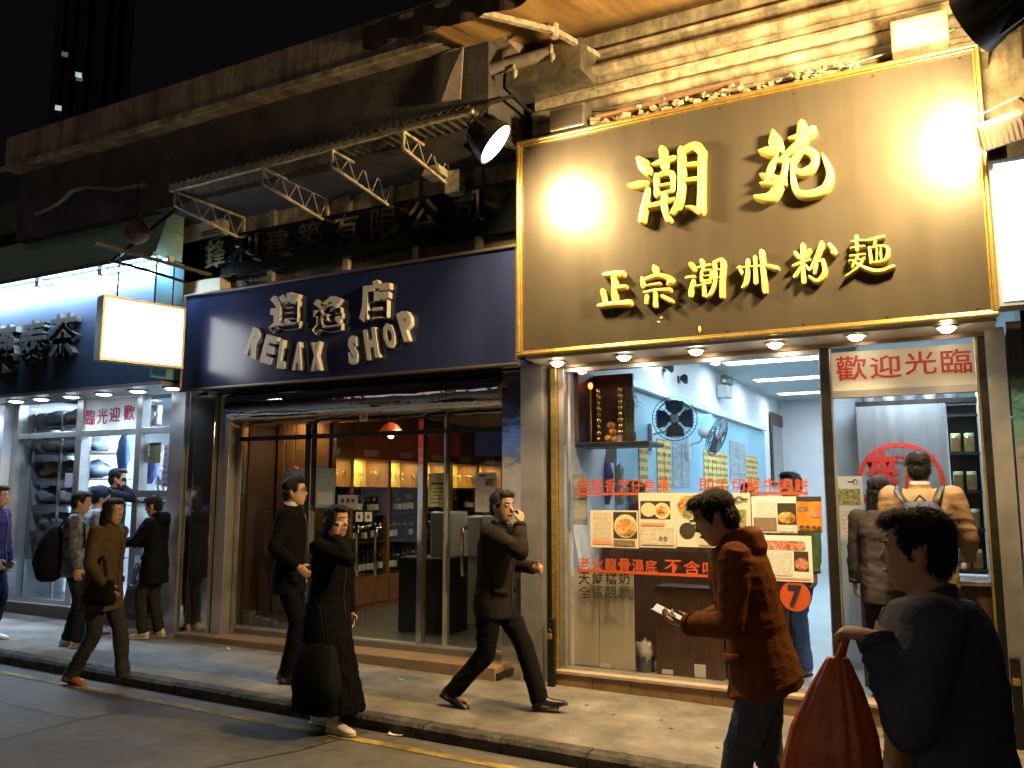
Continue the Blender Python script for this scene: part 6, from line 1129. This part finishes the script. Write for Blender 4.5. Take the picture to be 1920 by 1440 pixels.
# direction helpers: rz=0 faces +Y (into the shops); +X (right along the street) is rz=-90; -X (left) is rz=+90
RGT, LFT, IN = R(-90), R(90), 0.0
def phone(wp, label, Mz, m=None):
    t = thing('mobile_phone', label, 'phone', wp); b = MB(); b.obox(wp, (0.05, 0.012, 0.11), Mz); b.build('body', m or BLACK, t, bev=0.004); b = MB(); b.obox(Vector(wp) + Mz @ Vector((0, -0.0068, 0)), (0.044, 0.001, 0.085), Mz); b.build('screen', mat('phone_glass', (0.03, 0.03, 0.04), 0.1), t)
def at(px, py, dz=0.0): return onPav(px, py, dz)
def soft_bag(c, sx, sy, sz, rz_, m, label, nm='handbag', hand_z=0.16):
    c = Vector(c); Mz = Matrix.Rotation(rz_, 3, 'Z'); t = thing(nm, label, 'bag', c); b = MB(); ax, ay = Mz @ Vector((1,0,0)), Mz @ Vector((0,1,0))
    b.loft([ring(c + Vector((0, 0, sz*z)), ax, ay, sx*rx, sy*ry, 20, 0.62) for z, rx, ry in ((-1, .7, .6), (-.93, .95, .9), (-.5, 1.05, 1.08), (0, 1.0, 1.0), (.6, .9, .7), (.95, .8, .35), (1, .76, .25))])
    for i, v in enumerate(b.v): b.v[i] = v + Vector((noise.noise(v*11), noise.noise(v*11 + Vector((5, 0, 0))), 0))*0.012
    b.build('bag_body', m, t, smooth=2)
    for s_ in (-1, 1): b = MB(); b.tube([c + ax*sx*0.4*k + ay*sy*.2*s_ + Vector((0, 0, sz*.95 + hand_z*(1-k*k))) for k in (-1, -.8, -.4, 0, .4, .8, 1)], 0.007, 6); b.build('handle', m, t, smooth=2)
# -- man in a dark suit with glasses, looking right
p = at(535, 1278); person('man in dark suit and glasses standing before the wine shop window, looking right', p, R(-64), 1.72, feet=((-0.09, -0.02, 0), (0.09, 0.05, 0)), top=('suit_jacket', (0.006, 0.006, 0.007)), legs=('trousers', (0.006, 0.006, 0.008)), glasses=True, collar=(0.5, 0.5, 0.52), hem=.74, hands={1: (0.24, 0.14, 0.98), -1: (-0.24, 0.02, 0.84)}, vox=0.012)
# -- woman in black with a phone at her ear, white shoes, carrying a black bag
p = at(608, 1366, -0.09); o, W_, J = person('woman in long black coat with a phone at her ear and white shoes', p, R(-86), 1.60, lean=4, head=(-8, 2), feet=((-0.08, -0.10, 0), (0.08, 0.16, 0)), top=('long_coat', (0.0045, 0.0045, 0.005)), legs=('skirt', (0.0045, 0.0045, 0.005)), skirt=0.15, shoes=(0.62, 0.56, 0.5), hair='bob', hem=.58, flare=0.05, hands={1: (0.11, 0.12, 1.47), -1: (-0.24, 0.05, 0.83)}, elbows={1: (0.6, 0.4, -1)}, palms={1: ((-0.1, 0.1, 1), (-1, 0, 0))}, vox=0.012)
phone(W_((0.10, 0.13, 1.53)), 'dark phone at the ear of the woman in black', Matrix.Rotation(R(-86), 3, 'Z') @ Matrix.Rotation(R(90), 3, 'Z'))
q = W_((0.28, 0.12, 0.48)); soft_bag(q, 0.17, 0.10, 0.19, R(5), cloth('black_bag_cloth', (0.01, 0.01, 0.01)), 'bulky black bag swinging low beside the woman in black', 'black_bag', 0.3)
# -- striding man with his hand at his mouth
p = at(925, 1328); person('man in dark jacket striding right, one hand raised to his mouth', p, R(-84), 1.70, lean=5, head=(-22, 2), feet=((-0.08, 0.36, 0, 14), (0.08, -0.32, 0.035, -20)), top=('jacket', (0.022, 0.018, 0.015)), legs=('trousers', (0.010, 0.010, 0.012)), hem=.76, hands={1: (0.05, 0.24, 1.40), -1: (-0.2, 0.26, 1.05)}, elbows={1: (0.8, -0.1, -1), -1: (-0.6, -1, -0.3)}, palms={1: ((-0.45, 0.0, 1), (-0.3, -1, 0))}, hairm=BROWNH, collar=(0.28, 0.14, 0.09), lw=1.1, scale_top=1.3, curl=0.8, vox=0.011)
# -- man in the rust-coloured hooded jacket reading a leaflet, facing left
p = Vector((-0.86, -2.58, pav(-0.86) - 0.09)); RUSTJ = cloth('rust_jacket_cloth', (0.19, 0.06, 0.014), 0.7)
o, W_, J = person('man in rust-red hooded jacket walking left, head bowed over a leaflet', p, R(100), 1.78, lean=12, head=(4, 24), feet=((-0.09, 0.16, 0), (0.09, -0.18, 0.02, -12)), top=('hooded_jacket', (0.2, 0.05, 0.012)), topmat=RUSTJ, legs=('jeans', (0.10, 0.12, 0.16)), hem=.79, flare=0.03, hood=True, hands={-1: (-0.1, 0.33, 1.08), 1: (0.1, 0.31, 1.06)}, elbows={-1: (-0.7, -0.6, -1), 1: (0.7, -0.6, -1)}, palms={-1: ((0.35, 1, 0.1), (0.3, -0.1, 1)), 1: ((-0.35, 1, 0.1), (-0.3, -0.1, 1))}, scale_top=1.3, hairm=BROWNH, curl=0.55, vox=0.010, build=1.0)
q = W_((0.0, 0.44, 1.11)); t = thing('leaflet', 'folded leaflet held open by the man in the rust-red jacket', 'leaflet', q); Ml = Matrix.Rotation(R(100), 3, 'Z') @ Matrix.Rotation(R(25), 3, 'X')
b = MB(); b.obox(q + Ml @ Vector((-0.052, 0, 0)), (0.1, 0.14, 0.003), Ml @ Matrix.Rotation(R(8), 3, 'Y')); b.build('page', PAPERW, t); b = MB(); b.obox(q + Ml @ Vector((0.052, 0, 0)), (0.1, 0.14, 0.003), Ml @ Matrix.Rotation(R(-8), 3, 'Y')); b.build('page', mat('blue_print_page', (0.3, 0.38, 0.5), 0.4), t)
# -- foreground man at the right with an orange bag, facing left
p = Vector((-0.05, -3.92, pav(-0.05) - 0.09)); o, W_, J = person('large foreground man in navy and tan jacket facing left, holding an orange bag', p, R(88), 1.70, lean=3, head=(2, 4), feet=((-0.1, 0.14, 0), (0.1, -0.1, 0.01)), top=('navy_jacket', (0.075, 0.085, 0.12)), legs=('trousers', (0.02, 0.02, 0.02)), hem=.66, flare=0.05, build=1.16, hands={-1: (-0.26, 0.17, 1.37), 1: (0.22, 0.12, 0.98)}, elbows={-1: (-0.3, -0.8, -1), 1: (0.5, -1, -0.5)}, palms={-1: ((0.2, 1, 0.1), (0.2, 0.1, -1))}, scale_top=1.5, curl=1.0, vox=0.010)
b = MB(); T_ = J['T']
rings_ = []
for z, rx, ry in ((.80, .235, .19), (.93, .228, .178), (1.04, .215, .164), (1.18, .222, .172), (1.30, .235, .176), (1.38, .22, .155)):
    c0 = T_ @ Vector((0, 0, z)); row = []
    for k in range(9): a = R(30 + 120*k/8); row.append(c0 + Vector((math.cos(a)*rx*1.07, math.sin(a)*ry*1.10, 0)))
    rings_.append(row)
vs = [W_(v) for r_ in rings_ for v in r_]; b.add(vs, [(i*9+k, i*9+k+1, (i+1)*9+k+1, (i+1)*9+k) for i in range(5) for k in range(8)])
fp_ = b.build('front_panel', cloth('tan_panel_cloth', (0.2, 0.14, 0.08)), None, smooth=2); md = fp_.modifiers.new('so', 'SOLIDIFY'); md.thickness = 0.01; fp_.parent = o; fp_.matrix_parent_inverse = WM[o.name].inverted()
hd = W_(J['W'][-1]); q = hd + Vector((-0.09, -0.03, 0.0)); bag = thing('orange_bag', 'long orange-red carrier bag held by the foreground man', 'bag', q)
BAGM = mat('orange_carrier', (0.55, 0.11, 0.02), 0.38, var=0.25, scale=6, bump=0.5, bscale=14); b = MB(); rows = []
PR = ((-0.06, .03, .025), (-.14, .07, .045), (-.26, .115, .07), (-.46, .15, .085), (-.68, .175, .09), (-.80, .18, .085), (-.83, .14, .06)); PR = [tuple(PR[i][k] + (PR[i+1][k]-PR[i][k])*j/5 for k in range(3)) for i in range(6) for j in range(5)] + [PR[-1]]
for z, rx, ry in PR:
    rows.append([q + Vector(((1 + .10*noise.noise(Vector((math.cos(2*math.pi*k/48)*4, math.sin(2*math.pi*k/48)*4, z*3))) + .05*math.sin(k*2.1 + 2*noise.noise(Vector((k*.4, z*5, 0))))*min(1, -z*1.5))*math.cos(2*math.pi*k/48)*rx - .10*(-z), math.sin(2*math.pi*k/48)*ry*(1 + .09*math.sin(k*1.9 + z*6)), z)) for k in range(48)])
b.loft(rows); b.build('bag_body', BAGM, bag, smooth=2)
b = MB(); b.tube([q + Vector((-.01, -.02, -.07)), hd + Vector((-.07, -.01, .0)), q + Vector((0, .03, -.07))], 0.01, 6); b.build('handle', BAGM, bag)
# -- couple at the noodle shop doorway, seen from behind
p = Vector((-0.23, 0.13, 0.122)); o, W_, J = person('tall man in tan jacket with a backpack at the noodle counter, seen from behind', p, R(-4), 1.80, top=('tan_jacket', (0.3, 0.2, 0.12)), legs=('trousers', (0.03, 0.03, 0.035)), hands={1: (0.26, 0.24, 0.98)}, build=1.08, hem=.76, scale_top=1.3, head=(8, 6), collar=(0.25, 0.17, 0.1))
q = W_((0.02, -0.25, 1.16)); bp_ = thing('backpack', 'dark grey backpack with silver straps on the man in tan', 'backpack', q); BPM = mat('grey_nylon', (0.005, 0.005, 0.006), 0.5, var=0.4, scale=9, bump=0.4, bscale=14)
b = MB(); b.loft([ring(q + Vector((0, y, z)), Vector((1,0,0)), Vector((0,1,0)), rx, ry, 16, 0.8) for z, rx, ry, y in ((-.26, .12, .07, 0), (-.24, .16, .1, 0), (-.1, .175, .125, -.01), (.08, .165, .11, 0), (.18, .14, .08, .02), (.23, .08, .04, .04))]); b.build('pack_body', BPM, bp_, smooth=2)
b = MB(); b.loft([ring(q + Vector((0, -.11 + y, z)), Vector((1,0,0)), Vector((0,1,0)), rx, .05, 12, 0.8) for z, rx, y in ((-.22, .1, 0), (-.18, .125, -.01), (-.02, .12, -.01), (.02, .09, 0))]); b.build('front_pocket', BPM, bp_, smooth=2)
for sd in (-1, 1):
    b = MB(); b.tube([q + Vector((sd*.09, .05, .2)), W_((sd*.13, -.12, 1.44)), W_((sd*.135, -.0, 1.475)), W_((sd*.14, .12, 1.36)), W_((sd*.16, .14, 1.15))], 0.028, 8, sy=0.35); b.build('strap', mat('silver_strap', (0.04, 0.038, 0.035), 0.5, 0.2, var=0.7, scale=30), bp_, smooth=2)
b = MB(); b.tube([q + Vector((-.05, .05, .21)), q + Vector((0, .04, .27)), q + Vector((.05, .05, .21))], 0.01, 6); b.build('grab_handle', BLACK, bp_)
p = Vector((-0.52, 0.20, 0.122)); person('woman with long straight black hair standing at the noodle counter, back to the street', p, R(-8), 1.62, hair='long', top=('coat', (0.06, 0.05, 0.055)), legs=('trousers', (0.02, 0.02, 0.025)), build=0.94, hem=.72)
# -- person in blue jeans inside the window
p = onZ(1500, 1262, 0.112); person('person in green shirt and blue jeans standing inside behind the seven sticker', Vector((p.x, p.y, 0.112)), R(150), 1.68, top=('shirt', (0.16, 0.2, 0.05)), legs=('jeans', (0.06, 0.12, 0.3)), feet=((-0.12, 0.08, 0), (0.1, -0.06, 0)), lw=1.1, shoes=(0.05, 0.05, 0.05), hem=.84)
# -- people farther inside the noodle shop
for (px, Y, rz_, H_, cl, lb) in ((1195, 1.6, 160, 1.62, (0.05, 0.05, 0.06), 'dark-haired diner behind the left posters inside the noodle shop'), (1400, 3.2, 200, 1.62, (0.3, 0.3, 0.32), 'diner in grey behind the orange characters inside the noodle shop')):
    q = onY(px, 915, Y); person(lb, Vector((q.x, Y, 0.112)), R(rz_), H_, top=('top', cl), vox=0.016, hem=.84)
# -- customers at the tea shop
p = at(127, 1213); o, W_, J = person('boy in dark patterned jacket and striped sneakers with a black backpack at the tea shop', p, R(-40), 1.56, head=(-6, 8), top=('patterned_jacket', (0.045, 0.045, 0.055)), topmat=mat('patterned_cloth', (0.16, 0.16, 0.18), 0.85, var=0.9, scale=16, col2=(0.015, 0.015, 0.02), detail=3), shoes=(0.62, 0.62, 0.62), stripes=True, feet=((-0.08, -0.02, 0), (0.09, 0.1, 0)), hem=.78, vox=0.012)
q = W_((0, -0.24, 1.06)); t = thing('backpack', 'black backpack hanging low on the boy in the patterned jacket', 'backpack', q); Mb = Matrix.Rotation(R(-40), 3, 'Z')
b = MB(); b.loft([ring(q + Mb @ Vector((0, y, z)), Mb @ Vector((1,0,0)), Mb @ Vector((0,1,0)), rx, ry, 16, 0.8) for z, rx, ry, y in ((-.3, .1, .07, 0), (-.27, .15, .11, 0), (-.1, .17, .14, -.02), (.1, .15, .11, 0), (.22, .11, .07, .03), (.27, .06, .03, .05))]); b.build('pack_body', cloth('black_pack', (0.008, 0.008, 0.01)), t, smooth=2)
for sd in (-1, 1): b = MB(); b.tube([q + Mb @ Vector((sd*.08, .06, .22)), W_((sd*.12, -.06, 1.46)), W_((sd*.13, .1, 1.36)), W_((sd*.15, .12, 1.1))], 0.02, 8, sy=0.4); b.build('strap', BLACK, t)
p = at(180, 1283, -0.09); o, W_, J = person('woman in olive-brown coat and jeans walking right in the gutter, orange shoes', p, R(-70), 1.62, lean=4, head=(-12, 4), feet=((-0.08, 0.22, 0), (0.08, -0.2, 0.02, -14)), top=('coat', (0.085, 0.06, 0.03)), legs=('jeans', (0.04, 0.038, 0.04)), shoes=(0.3, 0.1, 0.04), hair='bob', hairm=BROWNH, hem=.70, flare=0.04, scale_top=1.3, hands={-1: (-0.26, -0.14, 0.84), 1: (0.24, 0.2, 0.92)}, vox=0.012)
q = W_((0.24, 0.14, 0.86)); soft_bag(q, 0.14, 0.06, 0.11, R(15), cloth('handbag', (0.01, 0.009, 0.009)), 'dark handbag at the hip of the woman in the olive-brown coat', 'handbag', 0.2)
p = at(283, 1196); o, W_, J = person('child in black padded coat and striped white sneakers reaching toward the tea shop counter', p, R(108), 1.52, build=0.9, head=(6, 14), top=('padded_coat', (0.009, 0.009, 0.011)), legs=('trousers', (0.035, 0.03, 0.028)), shoes=(0.6, 0.52, 0.4), stripes=True, hem=.66, flare=0.03, hood=True, scale_top=1.35, hands={-1: (-0.1, 0.40, 1.16), 1: (0.1, 0.38, 1.12)}, feet=((-0.09, 0.06, 0), (0.09, -0.05, 0)), vox=0.012)
q = W_((0.0, 0.5, 1.16)); b = MB(); b.loft([ring(q + Vector((0, 0, z)), Vector((1,0,0)), Vector((0,1,0)), r_, r_, 10) for z, r_ in ((0, .02), (.05, .03), (.08, .034))]); tag(b.build('paper_cup', PAPERW, smooth=True), 'white paper cup held by the child in the black coat', 'cup')
q = at(272, 1185); soft_bag((q.x - 0.02, q.y - 0.12, q.z + 0.34), 0.15, 0.09, 0.19, R(10), mat('dark_carrier', (0.05, 0.042, 0.03), 0.4, var=0.5, scale=9), 'dark carrier bag hanging in front of the child in the black coat', 'carrier_bag', 0.25)
p = Vector((-8.95, -0.04, 0.247)); o, W_, J = person('man in dark jacket with a phone at his ear in the tea shop serving bay', p, R(-40), 1.66, head=(-12, 4), top=('dark_jacket', (0.02, 0.022, 0.035)), hands={1: (0.10, 0.10, 1.50)}, elbows={1: (0.7, 0.3, -1)}, palms={1: ((-0.1, 0.1, 1), (-1, 0, 0))}, hem=.74, vox=0.013)
phone(W_((0.10, 0.11, 1.56)), 'dark phone at the ear of the man in the tea shop bay', Matrix.Rotation(R(-40), 3, 'Z') @ Matrix.Rotation(R(90), 3, 'Z'))
p = Vector((-8.55, -0.55, pav(-8.55))); o, W_, J = person('person in navy knit cap and pale trousers half hidden at the tea shop', p, R(-30), 1.60, head=(0, 8), top=('pale_jacket', (0.3, 0.29, 0.32)), legs=('pale_trousers', (0.45, 0.44, 0.42)), shoes=(0.2, 0.25, 0.4), hem=.80, vox=0.013)
b = MB(); c0 = J['hc']; b.ell(W_(c0 + Vector((0, -0.015, 0.055))), (0.098, 0.112, 0.09), 18, 10); tag(b.build('knit_cap', cloth('navy_knit', (0.02, 0.03, 0.07)), o, smooth=2)); o_ = bpy.data.objects
p = at(-27, 1202); person('person in violet-blue jacket cut off by the left edge of the view', p, R(-60), 1.60, top=('violet_jacket', (0.03, 0.022, 0.08)), legs=('trousers', (0.03, 0.03, 0.07)), shoes=(0.6, 0.65, 0.75), hands={1: (0.3, 0.22, 0.92)}, hem=.82, vox=0.014)
